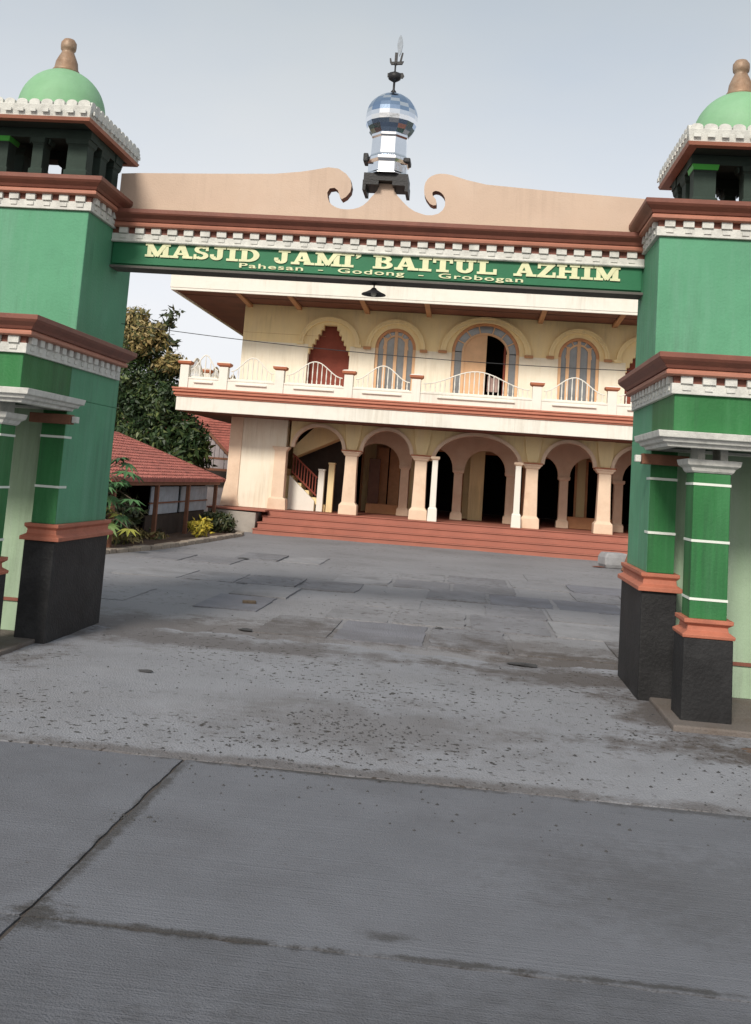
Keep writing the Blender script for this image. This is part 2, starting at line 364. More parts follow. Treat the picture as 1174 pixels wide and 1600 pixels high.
# ------------------------------------------------------------------ ground, road, apron, forecourt
def grooves(m):
    """broom marks raked across the wet concrete"""
    t = m.node_tree; N = t.nodes; L = t.links; bp = [n for n in N if n.type == 'BUMP'][0]
    g = N.new('ShaderNodeNewGeometry'); mp_ = N.new('ShaderNodeMapping'); mp_.inputs['Scale'].default_value = (.35, 42, 1); L.new(g.outputs['Position'], mp_.inputs[0])
    n = N.new('ShaderNodeTexNoise'); n.inputs['Scale'].default_value = 1.5; n.inputs['Detail'].default_value = 4; L.new(mp_.outputs[0], n.inputs['Vector'])
    b2 = N.new('ShaderNodeBump'); b2.inputs['Strength'].default_value = .5; b2.inputs['Distance'].default_value = .012
    L.new(n.outputs[0], b2.inputs['Height']); L.new(bp.outputs[0], b2.inputs['Normal']); L.new(b2.outputs[0], N['Principled BSDF'].inputs['Normal'])
for k in ('road', 'roadnear_dim'): grooves(MT[k])
struct('ground', MB().box(-300, 300, -200, 500, -.4, -.035), 'ground')
road = struct('road', MB().box(-60, 60, -9, 6.29, -.2, -.009), 'joint')
def slab_mesh(w, d, m, seed, lumps=True):
    """road slab with slightly chipped edges"""
    r = random.Random(seed); pts = []
    def side(ax, ay, bx, by, n):
        for i in range(n):
            t = i/n; j = (r.random()**3)*.013
            dx, dy = bx-ax, by-ay; l = math.hypot(dx, dy)
            pts.append((ax+dx*t-dy/l*j, ay+dy*t+dx/l*j))
    side(0, 0, w, 0, 40); side(w, 0, w, d, 24); side(w, d, 0, d, 40); side(0, d, 0, 0, 24)
    mb = MB().prism_xy(pts, -.12, 0); me = mesh(mb, 'concrete_slab'); me.materials.append(MT[m]); return me
W_S = 4.5
far_me = slab_mesh(W_S-.012, 2.245, 'road', 3); near_me = slab_mesh(W_S-.014, 3.27, 'roadnear_dim', 5)
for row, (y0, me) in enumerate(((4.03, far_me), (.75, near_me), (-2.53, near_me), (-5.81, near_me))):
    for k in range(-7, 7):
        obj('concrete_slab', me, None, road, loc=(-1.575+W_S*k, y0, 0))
# grooves and crumbs in the joints are filled with dirt
def apron_h(x, y):
    k = min(1, max(0, (y-6.3)/.35)); return -.004+k*(.008+.010*nz(x, y, .8)+.006*nz(x, y, 3.1, 2)+.003*nz(x, y, 9, 3)+max(0, y-7)*.003)
struct('apron', grid(-30, 30, 6.30, 10.9, 520, 90, apron_h, lambda x: .035*abs(nz(x, 1, 2.5, 5))+.02*nz(x, 3, 9, 8)), 'apron')
def yard_h(x, y): return -.004+.034*min(1, max(0, (y-10.25)/.8))+.012*nz(x, y, .5, 4)+.007*nz(x, y, 2.2, 5)+.003*nz(x, y, 8, 6)
def yard_edge(x): return .22*nz(x, 0, .7, 9)+.10*nz(x, 4, 2.6, 3)+.04*nz(x, 4, 8, 4)
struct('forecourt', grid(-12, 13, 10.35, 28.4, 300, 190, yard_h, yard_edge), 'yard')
fc = bpy.data.objects['forecourt']
def paving():
    """worn slabs let into the forecourt, some lost under dirt and cement"""
    rr = random.Random(23); ms = ['slaba', 'slabb', 'slabl', 'slabd', 'yard', 'slaba', 'slabb', 'slaba', 'slabb', 'yard', 'slabb']
    y = 11.0; row = 0
    while y < 20.5:
        d = rr.uniform(1.25, 1.55); x = -5.2+rr.uniform(-.6, 0)
        while x < 4.6:
            w = rr.uniform(.75, 1.15); p = .80 if abs(x) < 2.2 and y < 17 else .42
            if rr.random() < p and not (x < -3.0 and y < 12.5):
                g = .028; h = .040+rr.uniform(-.004, .010); tl = rr.uniform(-.02, .02); n = 7
                c = [(x+g, y+g), (x+w-g, y+g+tl), (x+w-g, y+d-g+tl), (x+g, y+d-g)]; out = []
                for i in range(4):
                    a, b = c[i], c[(i+1) % 4]
                    for k in range(n):
                        t = k/n; chip = (rr.random()**4)*.05*(1 if k in (0, 1, n-1) else .5)
                        px, py_ = a[0]+(b[0]-a[0])*t, a[1]+(b[1]-a[1])*t
                        cx, cy = x+w/2, y+d/2; l = math.hypot(cx-px, cy-py_); out.append((px+(cx-px)/l*chip+rr.uniform(-.004, .004), py_+(cy-py_)/l*chip+rr.uniform(-.004, .004)))
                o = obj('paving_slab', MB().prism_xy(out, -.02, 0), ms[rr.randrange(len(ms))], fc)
                o.location = (0, 0, h); 
            x += w
        y += d; row += 1
paving()

def rocky(rad, seed, flat=.6):
    r = random.Random(seed); mb = MB(); n = 8; prof = [(.35, -.6), (.9, -.35), (1, .1), (.75, .55), (.3, .8)]
    v = []; f = []
    for rr, z in prof:
        for i in range(n):
            a = 2*math.pi*i/n; k = rr*(1+r.uniform(-.25, .25)); v.append((rad*k*math.cos(a), rad*k*math.sin(a), rad*flat*(z+r.uniform(-.12, .12))))
    for k in range(4):
        for i in range(n): j = (i+1) % n; f.append((k*n+i, k*n+j, (k+1)*n+j, (k+1)*n+i))
    f += [tuple(range(n))[::-1], tuple(range(4*n, 5*n))]; return mb.add(v, f)
def gz(x, y): return yard_h(x, y) if y > 10.5 else (apron_h(x, y) if y > 6.3 else 0)
# grit lying on the apron: nobody could count it
mb = MB(); r = random.Random(11)
cl = [(-.75, 7.5, .35, 260), (-.3, 7.1, .45, 170), (-1.0, 6.75, .35, 150), (-.9, 8.4, .55, 120), (.5, 8.0, .9, 110), (-.6, 9.2, 1.3, 150),
      (-1.6, 7.9, 1.2, 90), (.7, 9.6, .7, 110), (1.0, 6.9, .9, 90), (-2.0, 10.0, 1.0, 60), (0, 11.5, 3, 120), (-1.0, 6.32, .5, 90), (.2, 6.4, .9, 60), (1.5, 8.2, .5, 90), (-1.1, 6.2, .6, 60), (-.3, 6.0, .7, 40), (.9, 5.9, .8, 40), (-1.55, 5.2, .08, 30), (2.0, 6.9, .6, 120), (-3, 7, 1.5, 60), (0, 14, 3.5, 160), (1.6, 8.9, .3, 80)]
for cx, cy, sp, n in cl:
    for i in range(n):
        x, y = r.gauss(cx, sp), r.gauss(cy, sp*.55)
        if x > 1.55 and y > 9.2: continue
        s = .004+.011*r.random()**2.2; z = gz(x, y); a = r.random()*6
        p = [(x+s*math.cos(a+t)*(1+.4*r.random()), y+s*math.sin(a+t)*(1+.4*r.random()), z-.002) for t in (0, 1.6, 3.1, 4.7)]
        mb.add(p+[(x, y, z+s*.7)], [(0, 1, 4), (1, 2, 4), (2, 3, 4), (3, 0, 4)])
o = obj('grit', mb, 'grit'); o['kind'] = 'stuff'; o['label'] = 'dark grit and crumbs scattered on the pale concrete apron'
def rock(x, y, s, seed, label, cat='stone', m='stone', sc=(1, 1, 1), name='rubble_stone'):
    o = obj(name, rocky(s, seed), m, loc=(x, y, gz(x, y)+s*.25)); o.scale = sc; tag(o, label, cat); return o
o = obj('broken_brick', MB().box(-.085, .085, -.045, .045, 0, .05), 'bark', bevel=.008, loc=(-2.66, 13.2, gz(-2.66, 13.2)-.004))
o.rotation_euler.z = .3; tag(o, 'broken brown brick lying alone on the forecourt behind the left tower', 'brick')
rock(-2.25, 11.1, .055, 1, 'small flat dark stone on the forecourt nearer the gate than the brown brick', m='grit', sc=(1.5, 1, .6))
rock(-.22, 12.35, .05, 2, 'dark round stone beside the paving slabs in the middle of the forecourt', m='grit')
rock(-2.55, 8.6, .04, 3, 'small dark chip lying on the pale apron in front of the left tower', m='grit', sc=(1.6, .8, .5))
rock(-4.1, 19.4, .07, 4, 'dark stone far back on the forecourt near the planting bed kerb', m='grit', sc=(1.5, 1, .5))
rock(.66, 10.55, .07, 5, 'flat dark rubble piece at the broken edge of the forecourt near the right tower', m='grit', sc=(2.2, 1.0, .45))

# mud and soil gathered at the gate feet
def mud(cx, cy, rx, ry, h, seed, label):
    n, k = 26, 6; v = [(cx, cy, gz(cx, cy)+h)]; f = []
    for j in range(1, k+1):
        for i in range(n):
            a = 2*math.pi*i/n; t = j/k; q = (1+.35*nz(math.cos(a)*2, math.sin(a)*2, 1, seed))
            x, y = cx+rx*t*q*math.cos(a), cy+ry*t*q*math.sin(a)
            v.append((x, y, gz(x, y)+h*(1-t*t)*(.7+.6*nz(x, y, 7, seed))-.004*(j == k)-.002))
    for i in range(n): f.append((0, 1+i, 1+(i+1) % n))
    for j in range(k-1):
        for i in range(n): a = 1+j*n+i; b = 1+j*n+(i+1) % n; f.append((a, a+n, b+n, b))
    o = obj('soil_patch', MB().add(v, f, True), 'soil'); o['kind'] = 'stuff'; o['label'] = label
mud(2.5, 7.86, .55, .10, .03, 1, 'dark soil along the foot of the right plinth')
mud(3.9, 7.82, .8, .14, .03, 2, 'dark soil farther along the right plinth')
mud(-4.7, 8.0, .7, .14, .03, 4, 'dark soil along the foot of the left plinth')

# ------------------------------------------------------------------ gate towers
tooth_me = mesh(MB().box(-.048, .048, -.05, 0, 0, .06), 'dentil'); tooth_me.materials.append(MT['white'])
block_me = mesh(MB().box(-.032, .032, -.012, 0, 0, .035), 'relief_block'); block_me.materials.append(MT['white'])
scal = [(-.055, 0), (.055, 0)]+[(.055*math.cos(math.pi*i/8), .03+.03*math.sin(math.pi*i/8)) for i in range(9)]
scallop_me = mesh(MB().prism_xz(scal, 0, .05), 'scallop'); scallop_me.materials.append(MT['white'])
for me in (tooth_me, block_me, scallop_me): pass
SP = .17
def teeth_line(parent, a, b, z, out_n, kinds):
    """row of pieces from point a to point b, facing out_n"""
    ax, ay = a; bx, by = b; l = math.hypot(bx-ax, by-ay); n = max(1, int(round(l/SP)))
    ang = math.atan2(out_n[1], out_n[0])+math.pi/2
    for i in range(n):
        for me, off, dz, dout in kinds:
            t = (i+.5+off)/n
            if t > 1-.2/n: continue
            o = bpy.data.objects.new(me.name.split('.')[0], me); COL.objects.link(o); o.parent = parent
            o.location = (ax+(bx-ax)*t+out_n[0]*dout, ay+(by-ay)*t+out_n[1]*dout, z+dz); o.rotation_euler.z = ang+math.radians(rnd.uniform(-3, 3)); o.scale = (rnd.uniform(.92, 1.06), 1, rnd.uniform(.92, 1.05))
def around(parent, x0, x1, y0, y1, z, kinds, sides='fblr'):
    if 'f' in sides: teeth_line(parent, (x0, y0), (x1, y0), z, (0, -1), kinds)
    if 'b' in sides: teeth_line(parent, (x1, y1), (x0, y1), z, (0, 1), kinds)
    if 'l' in sides: teeth_line(parent, (x0, y1), (x0, y0), z, (-1, 0), kinds)
    if 'r' in sides: teeth_line(parent, (x1, y0), (x1, y1), z, (1, 0), kinds)
K_DENT = [(tooth_me, 0, .083, .0), (block_me, 0, .03, .028)]
def cornice(parent, x0, x1, y0, y1, z, sides='fblr'):
    """white dentil band, brown back, salmon roll, brown flaring top; total height .32"""
    wb = obj('dentil_band', MB().ring(x0, x1, y0, y1, [(-.03, z), (.03, z), (.03, z+.085), (-.03, z+.085)]), 'white', parent, .004)
    obj('cornice_back', MB().ring(x0, x1, y0, y1, [(-.03, z+.085), (.012, z+.085), (.012, z+.145), (-.03, z+.145)]), 'brown', parent)
    obj('cornice_roll', MB().ring(x0, x1, y0, y1, [(-.03, z+.142), (.065, z+.142), (.085, z+.152), (.085, z+.178), (.07, z+.195), (-.03, z+.195)]), 'salmon', parent, .004)
    obj('cornice_top', MB().ring(x0, x1, y0, y1, [(-.03, z+.195), (.085, z+.195), (.10, z+.22), (.14, z+.255), (.155, z+.275), (.155, z+.315), (-.03, z+.315)]), 'brown', parent, .004)
    around(wb, x0, x1, y0, y1, z, K_DENT, sides)

def tower(side, xi, yf, yb, label):
    s = side                                            # +1: tower lies to +x of its inner face xi
    T = thing('gate_tower', label, 'gate tower', (xi+s*.75, (yf+yb)/2, 0))
    T_loc = T.location.copy()
    def P(name, mb, m, bevel=0, parent=None):
        o = obj(name, mb, m, parent or T, bevel)
        if parent is None: o.location = -T_loc
        return o
    def H(name):                                        # holder mesh in world coordinates
        return name
    def X(d): return xi+s*d
    def bx(mb, d0, d1, y0, y1, z0, z1): return mb.box(X(d0), X(d1), y0, y1, z0, z1)
    def rx(d0, d1): return (min(X(d0), X(d1)), max(X(d0), X(d1)))
    wd = 1.5
    # body above the portico and the two bare inner-side strips
    mb = MB(); bx(mb, 0, wd, yf, yb, 2.28, 4.10); bx(mb, 0, .23, yf, yb, 1.09, 2.28)
    P('tower_body', mb, 'green', .01)
    mb = MB(); bx(mb, .232, 3.4, yf+.28, yb-.05, 0.05, 2.279); P('recessed_wall', mb, 'pale', .006)
    mb = MB(); bx(mb, .232, 3.4, yf+.262, yf+.279, .33, .36); P('wall_line', mb, 'brown')
    mb = MB(); bx(mb, .002, .23, yf-.012, yf-.0005, 1.10, 2.2); P('pilaster_face', mb, 'deep')
    for z in (1.43, 1.90):
        mb = MB(); x0, x1 = rx(-.004, .234); mb.box(x0, x1, yf-.02, yf+.16, z, z+.022); P('pilaster_ring', mb, 'ring')
    # orange moulding and black plinth of the pilaster
    x0, x1 = rx(0, .23)
    mb = MB().ring(x0, x1, yf, yb, [(-.05, .94), (.075, .94), (.075, .975), (.03, 1.0), (.025, 1.04), (.05, 1.065), (.05, 1.095), (-.05, 1.095)])
    P('plinth_moulding', mb, 'orange', .004)
    mb = MB().box(x0-.04, x1+.03, yf-.04, yb+.04, 0, .94); P('plinth', mb, 'black', .01)
    # upper cornice
    x0, x1 = rx(0, wd)
    def relocate(o):
        o.location = -T_loc
    def corn(name, x0, x1, y0, y1, z, sides='fblr'):
        h = set(COL.objects)
        cornice(T, x0, x1, y0, y1, z, sides)
        for o in COL.objects:
            if o not in h and o.parent == T: relocate(o)
    corn('upper', x0, x1, yf, yb, 4.10)
    P('tower_cap', MB().box(x0+.03, x1-.03, yf+.03, yb-.03, 4.10, 4.405), 'brown')
    # lower cornice of the portico and its green frieze
    y0p = 8.36; x0, x1 = rx(.0-.003, 3.4); yb2 = yb-.12
    fz = MB().box(x0, x1, y0p, yf-.001, 2.28, 2.58); P('portico_frieze', fz, 'deep', .006)
    sf = MB(); bx(sf, -.003, .03, yf, yb2, 2.28, 2.58)
    corn('lower', x0, x1, y0p, yb2, 2.575, 'f'+('l' if s > 0 else 'r'))
    P('portico_roof', MB().box(x0+.03, x1-.03, y0p+.03, yf-.002, 2.58, 2.87), 'brown')
    # white canopy moulding
    pr = [(-.04, 2.155), (.05, 2.155), (.06, 2.18), (.09, 2.19), (.10, 2.215), (.13, 2.225), (.14, 2.275), (-.04, 2.275)]
    x0c, x1c = rx(-.002, 3.4)
    P('canopy_moulding', MB().ring(x0c, x1c, y0p, yf-.06, pr), 'white', .004)
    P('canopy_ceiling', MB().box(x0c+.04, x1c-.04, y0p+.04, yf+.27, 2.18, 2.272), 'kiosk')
    mb = MB(); bx(mb, -.10, .30, yf-.16, yf-.06, 2.03, 2.12); P('canopy_beam', mb, 'timber', .005)
    mb = MB(); bx(mb, -.155, -.105, yf-.145, yf-.075, 2.045, 2.105); P('beam_end', mb, 'white', .006)
    # free columns of the portico
    for dc in (.35, 2.9):
        cx, cy = X(dc), 8.68; h = .145
        c = P('portico_column', MB().taper(cx, cy, [(h, h, .82), (h, h, 1.97)]), 'deep', .008)
        def sub(name, mb, m, bevel=0): return obj(name, mb, m, c, bevel)
        sub('black_base', MB().taper(cx, cy, [(.195, .195, .0), (.19, .19, .68)]), 'black', .01)
        sub('base_moulding', MB().taper(cx, cy, [(.20, .20, .68), (.205, .205, .705), (.16, .16, .735), (.155, .155, .77), (.19, .19, .795), (.19, .19, .825)]), 'orange', .004)
        sub('capital', MB().taper(cx, cy, [(.15, .15, 1.97), (.165, .165, 1.985), (.175, .175, 2.01), (.205, .205, 2.03), (.215, .215, 2.075)]), 'white', .004)
        for q in (-.09, .09): sub('capital_block', MB().box(cx+q-.03, cx+q+.03, cy-.14, cy+.14, 2.075, 2.18), 'white', .005)
        for z in (.965, 1.42, 1.87): sub('column_ring', MB().taper(cx, cy, [(h+.004, h+.004, z), (h+.004, h+.004, z+.02)]), 'ring')
    # kiosk on top
    kx, ky = X(.79 if s > 0 else .55), 9.82
    P('kiosk_floor', MB().box(kx-.56, kx+.56, ky-.40, ky+.62 if yb > 10.6 else yb-.05, 4.41, 4.44), 'brown')
    hx, hy = .40, .36
    for ix in (-1, 0, 1):
        for iy in (-1, 0, 1):
            if ix == 0 and iy == 0: continue
            cx, cy = kx+ix*hx, ky+iy*hy; w_ = .10 if ix else .055
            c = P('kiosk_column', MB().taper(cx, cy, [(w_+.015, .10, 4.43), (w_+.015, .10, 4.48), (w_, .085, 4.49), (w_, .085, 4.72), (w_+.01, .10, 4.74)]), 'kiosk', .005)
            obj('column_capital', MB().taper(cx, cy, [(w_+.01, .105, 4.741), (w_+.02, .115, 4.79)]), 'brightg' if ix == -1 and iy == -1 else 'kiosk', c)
    mb = MB()
    for iy in (-1, 1):
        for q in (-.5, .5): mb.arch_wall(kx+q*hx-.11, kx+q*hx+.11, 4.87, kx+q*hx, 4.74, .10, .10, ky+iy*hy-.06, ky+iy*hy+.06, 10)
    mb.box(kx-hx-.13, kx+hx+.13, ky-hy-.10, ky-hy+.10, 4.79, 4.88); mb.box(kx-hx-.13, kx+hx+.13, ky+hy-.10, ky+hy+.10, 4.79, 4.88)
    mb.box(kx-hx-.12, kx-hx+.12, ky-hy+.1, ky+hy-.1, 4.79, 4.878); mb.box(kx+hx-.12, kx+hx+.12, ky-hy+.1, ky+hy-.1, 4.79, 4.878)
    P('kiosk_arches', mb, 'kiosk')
    x0, x1, y0, y1 = kx-.58, kx+.58, ky-.72, ky+.66
    P('kiosk_ceiling', MB().box(x0+.02, x1-.02, y0+.02, y1-.02, 4.885, 4.93), 'kiosk')
    P('kiosk_roof', MB().taper(kx, (y0+y1)/2, [(.56, .66, 4.93), (.58, .68, 5.0), (.45, .45, 5.07)]), 'white')
    P('eave_lip', MB().ring(x0, x1, y0, y1, [(-.05, 4.875), (.03, 4.875), (.045, 4.905), (-.05, 4.905)]), 'salmon')
    eb = P('eave_band', MB().ring(x0, x1, y0, y1, [(-.04, 4.906), (.03, 4.906), (.045, 5.02), (.0, 5.03), (-.04, 5.02)]), 'white', .004)
    global SP
    SP = .125
    around(eb, x0-.03, x1+.03, y0-.03, y1+.03, 4.94, [(block_me, 0, 0, .022), (scallop_me, .0, .075, .01)]); SP = .17
    prof = [(.40, 5.03)]+[(.435*math.cos(a), 5.20+.45*math.sin(a)) for a in np.linspace(-.2, 1.30, 14)]
    d = P('dome', MB().lathe(kx, ky, prof, 40), 'dome')
    obj('finial', MB().lathe(kx, ky, [(.05, 5.60), (.13, 5.62), (.135, 5.65), (.12, 5.67), (.11, 5.74), (.085, 5.80), (.066, 5.84), (.06, 5.86), (.075, 5.875), (.08, 5.91), (.078, 5.95), (.055, 5.985), (.015, 6.0)], 24), 'gold', d)
    # raised floor the portico stands on
    x0, x1 = rx(.06, 3.6)
    P('portico_floor', MB().box(x0, x1, 8.28, yf+.3, -.02, .05), 'plinthc', .015)
    return T
tower(1, 1.60, 9.35, 10.45, 'right green gate tower, nearest the heap of stones, its square portico column fully in view')
tower(-1, -3.80, 9.45, 10.80, 'left green gate tower beside the planting bed, cut by the left edge of the view')

# ------------------------------------------------------------------ beam with the sign
BM = thing('gate_beam', 'long beam with green sign board and peach scrolled parapet spanning the two gate towers', 'gateway beam', (-1.1, 10.3, 0))
BL = BM.location.copy()
def BP(name, mb, m, bevel=0, parent=None):
    o = obj(name, mb, m, parent or BM, bevel)
    if parent is None: o.location = -BL
    return o
bx0, bx1, by = -3.80, 1.60, 10.15
BP('beam_core', MB().box(bx0, bx1, by+.02, by+.24, 3.725, 4.30), 'sign')
sb = BP('sign_board', MB().box(bx0+.02, bx1-.02, by, by+.019, 3.745, 3.965), 'sign')
BP('beam_underside', MB().box(bx0, bx1, by-.01, by+.25, 3.70, 3.726), 'under', .003)
wb = BP('dentil_band', MB().run_x(bx0+.002, bx1-.002, by, [(0, 3.965), (.035, 3.965), (.045, 3.975), (.045, 3.985), (.03, 3.99), (.03, 4.055), (0, 4.055)]), 'white', .003)
BP('cornice_back', MB().run_x(bx0+.002, bx1-.002, by, [(-.01, 4.056), (.01, 4.056), (.01, 4.12), (-.01, 4.12)]), 'brown')
BP('cornice_roll', MB().run_x(bx0+.002, bx1-.002, by, [(-.01, 4.115), (.06, 4.115), (.08, 4.125), (.085, 4.15), (.07, 4.17), (-.01, 4.17)]), 'salmon', .003)
BP('cornice_top', MB().run_x(bx0+.002, bx1-.002, by, [(-.2, 4.17), (.085, 4.17), (.10, 4.20), (.145, 4.235), (.155, 4.25), (.155, 4.29), (-.2, 4.29)]), 'brown', .003)
teeth_line(wb, (bx0+.04, by), (bx1-.04, by), 3.972, (0, -1), [(tooth_me, 0, .085, 0), (block_me, 0, .035, .027)])
par = [(-3.80, 4.715), (-3.629, 4.727), (-2.843, 4.755), (-2.168, 4.784), (-1.902, 4.817), (-1.771, 4.843), (-1.616, 4.877), (-1.512, 4.868), (-1.429, 4.817), (-1.38, 4.76), (-1.362, 4.69), (-1.37, 4.63), (-1.41, 4.574), (-1.455, 4.545), (-1.475, 4.57), (-1.485, 4.601), (-1.501, 4.638), (-1.537, 4.663), (-1.586, 4.654), (-1.609, 4.609), (-1.60, 4.559), (-1.58, 4.51), (-1.549, 4.48), (-1.50, 4.456), (-1.453, 4.444), (-1.39, 4.441), (-1.322, 4.45), (-1.27, 4.468), (-1.226, 4.495), (-1.185, 4.535), (-1.153, 4.579), (-1.12, 4.62), (-1.093, 4.656), (-1.076, 4.73), (-.938, 4.73), (-.915, 4.654), (-.88, 4.605), (-.843, 4.567), (-.80, 4.525), (-.76, 4.491), (-.70, 4.455), (-.642, 4.436), (-.58, 4.42), (-.514, 4.422), (-.455, 4.442), (-.414, 4.48), (-.394, 4.525), (-.394, 4.575), (-.401, 4.61), (-.417, 4.637), (-.44, 4.66), (-.465, 4.674), (-.495, 4.678), (-.517, 4.672), (-.53, 4.655), (-.527, 4.632), (-.51, 4.61), (-.492, 4.59), (-.482, 4.56), (-.482, 4.53), (-.515, 4.525), (-.548, 4.541), (-.59, 4.592), (-.61, 4.635), (-.615, 4.678), (-.615, 4.72), (-.608, 4.759), (-.585, 4.80), (-.553, 4.829), (-.51, 4.85), (-.464, 4.86), (-.41, 4.86), (-.349, 4.851), (-.187, 4.805), (.009, 4.767), (.781, 4.722), (1.60, 4.69), (1.60, 4.288), (-3.80, 4.288)]
pb = BP('parapet', MB().prism_xz(par, 10.22, 10.36), 'peach')
rim = MB()
n = len(par)-3
# brown painted thickness: every edge face that lines the curls
pb.data.materials.append(MT['edge'])
for p in pb.data.polygons:
    c = p.center
    if abs(p.normal.y) < .2 and -1.66 < c.x < -1.34 and c.z > 4.48: p.material_index = 1
    if abs(p.normal.y) < .2 and -.63 < c.x < -.39 and c.z > 4.44 and c.z < 4.8: p.material_index = 1

# raised slab-serif letters
def arc(cx, cy, rx, ry, a0, a1, n=12): return [(cx+rx*math.cos(math.radians(a0+(a1-a0)*i/n)), cy+ry*math.sin(math.radians(a0+(a1-a0)*i/n))) for i in range(n+1)]
def band(cx, cy, rx, ry, t, tv, a0, a1, n=12): return arc(cx, cy, rx, ry, a0, a1, n)+arc(cx, cy, rx-t, ry-tv, a1, a0, n)
def R(x0, x1, y0, y1): return [(x0, y0), (x1, y0), (x1, y1), (x0, y1)]
SF = .17
GL = {
 'I': (.5, [R(.13, .37, 0, 1), R(0, .5, 0, SF), R(0, .5, 1-SF, 1)]),
 'M': (1.05, [R(.09, .27, 0, 1), R(.76, 1.0, 0, 1), R(0, .38, 0, SF), R(.66, 1.08, 0, SF), [(0, 1), (.30, 1), (.62, .18), (.46, .0), (.1, .83), (0, .83)], [(1.08, 1), (.76, 1), (.44, .15), (.58, 0), (.9, .83), (1.08, .83)]]),
 'A': (.95, [[(.08, 0), (.25, 0), (.5, .85), (.44, 1), (.36, 1)], [(.60, 0), (.87, 0), (.60, 1), (.36, 1)], R(.28, .68, .24, .40), R(0, .36, 0, SF), R(.53, .97, 0, SF)]),
 'S': (.68, [band(.33, .715, .30, .285, .20, .17, 30, 270, 14), band(.33, .285, .32, .285, .22, .17, 90, -150, 14), R(.52, .64, .64, 1), R(.02, .14, 0, .36)]),
 'J': (.66, [R(.30, .54, .28, 1), band(.27, .28, .27, .28, .24, .17, 0, -180, 12), R(.16, .66, 1-SF, 1), R(0, .17, .22, .42)]),
 'D': (.88, [R(.10, .34, 0, 1), band(.36, .5, .5, .5, .25, .17, -90, 90, 16), R(0, .38, 0, SF), R(0, .38, 1-SF, 1)]),
 'B': (.82, [R(.10, .34, 0, 1), band(.40, .73, .34, .27, .22, .15, -90, 90), band(.40, .29, .40, .29, .24, .15, -90, 90), R(0, .42, 0, .155), R(0, .42, .85, 1), R(.3, .42, .44, .58)]),
 'T': (.80, [R(.28, .52, 0, 1), R(.15, .65, 0, SF), R(0, .80, 1-SF, 1), R(0, .13, .64, 1), R(.67, .80, .64, 1)]),
 'U': (.88, [R(.10, .34, .32, 1), R(.58, .76, .32, 1), band(.43, .33, .33, .33, .24, .19, 180, 360, 16), R(0, .44, 1-SF, 1), R(.48, .88, 1-SF, 1)]),
 'L': (.78, [R(.10, .34, 0, 1), R(0, .44, 1-SF, 1), R(0, .78, 0, SF), R(.64, .78, 0, .40)]),
 'Z': (.78, [R(.02, .74, 1-SF, 1), R(.02, .78, 0, SF), [(.02, .1), (.0, .0), (.3, .1), (.76, .9), (.74, 1), (.46, .9)], R(.02, .15, .62, 1), R(.65, .78, 0, .38)]),
 'H': (.98, [R(.10, .34, 0, 1), R(.62, .86, 0, 1), R(.3, .66, .42, .58), R(0, .42, 0, SF), R(0, .42, 1-SF, 1), R(.54, .96, 0, SF), R(.54, .96, 1-SF, 1)]),
 "'": (.26, [[(.02, 1), (.24, 1), (.24, .84), (.10, .66), (.02, .66), (.10, .82), (.02, .82)]]),
}
def word(w, x0, x1, z0, h):
    gap = .04; tot = sum(GL[c][0] for c in w)+gap*(len(w)-1); k = (x1-x0)/tot; x = x0
    for c in w:
        adv, polys = GL[c]; mb = MB()
        for i, pl in enumerate(polys):
            mb.prism_xz([(x+px*k, z0+pz*h) for px, pz in pl], by-.012-.0011*i, by+.002)
        obj('letter', mb, 'letter', sb)
        x += (adv+gap)*k
LZ, LH = 3.825, .14
word("MASJID", -3.435, -2.235, LZ, LH); word("JAMI'", -2.085, -1.195, LZ, LH)
word("BAITUL", -1.075, .165, LZ, LH); word("AZHIM", .33, 1.365, LZ, LH)
fc_ = bpy.data.curves.new('small_lettering', 'FONT'); fc_.body = 'Pahesan  -  Godong  -  Grobogan'; fc_.size = .085; fc_.extrude = .004
fc_.space_character = 1.12; fc_.offset = .0012
to = bpy.data.objects.new('tmp_text', fc_); COL.objects.link(to)
bpy.context.view_layer.update()
tm = bpy.data.meshes.new_from_object(to.evaluated_get(bpy.context.evaluated_depsgraph_get())); bpy.data.objects.remove(to)
xs = [v.co.x for v in tm.vertices]; kx = 2.87/(max(xs)-min(xs))
for v in tm.vertices: v.co = Vector((-2.44+(v.co.x-min(xs))*kx, by-.008-v.co.z, 3.763+v.co.y*.80))
tm.materials.clear(); tm.materials.append(MT['letter'])
o = bpy.data.objects.new('small_lettering', tm); COL.objects.link(o); o.parent = sb

# lamp under the beam
LP = thing('hanging_lamp', 'black shaded lamp hanging under the middle of the sign beam', 'lamp', (-1.06, 10.27, 3.70))
obj('lamp_stem', MB().lathe(0, 0, [(.03, 0), (.03, -.01), (.008, -.012), (.008, -.05), (.02, -.055), (.02, -.075)], 16), 'dark', LP)
obj('lamp_shade', MB().lathe(0, 0, [(.02, -.05), (.035, -.07), (.08, -.095), (.12, -.112), (.125, -.122), (.11, -.118), (.03, -.085)], 24), 'dark', LP)
obj('bulb', MB().lathe(0, 0, [(.01, -.08), (.028, -.10), (.03, -.115), (.018, -.135), (.004, -.14)], 16), 'mwhite', LP)

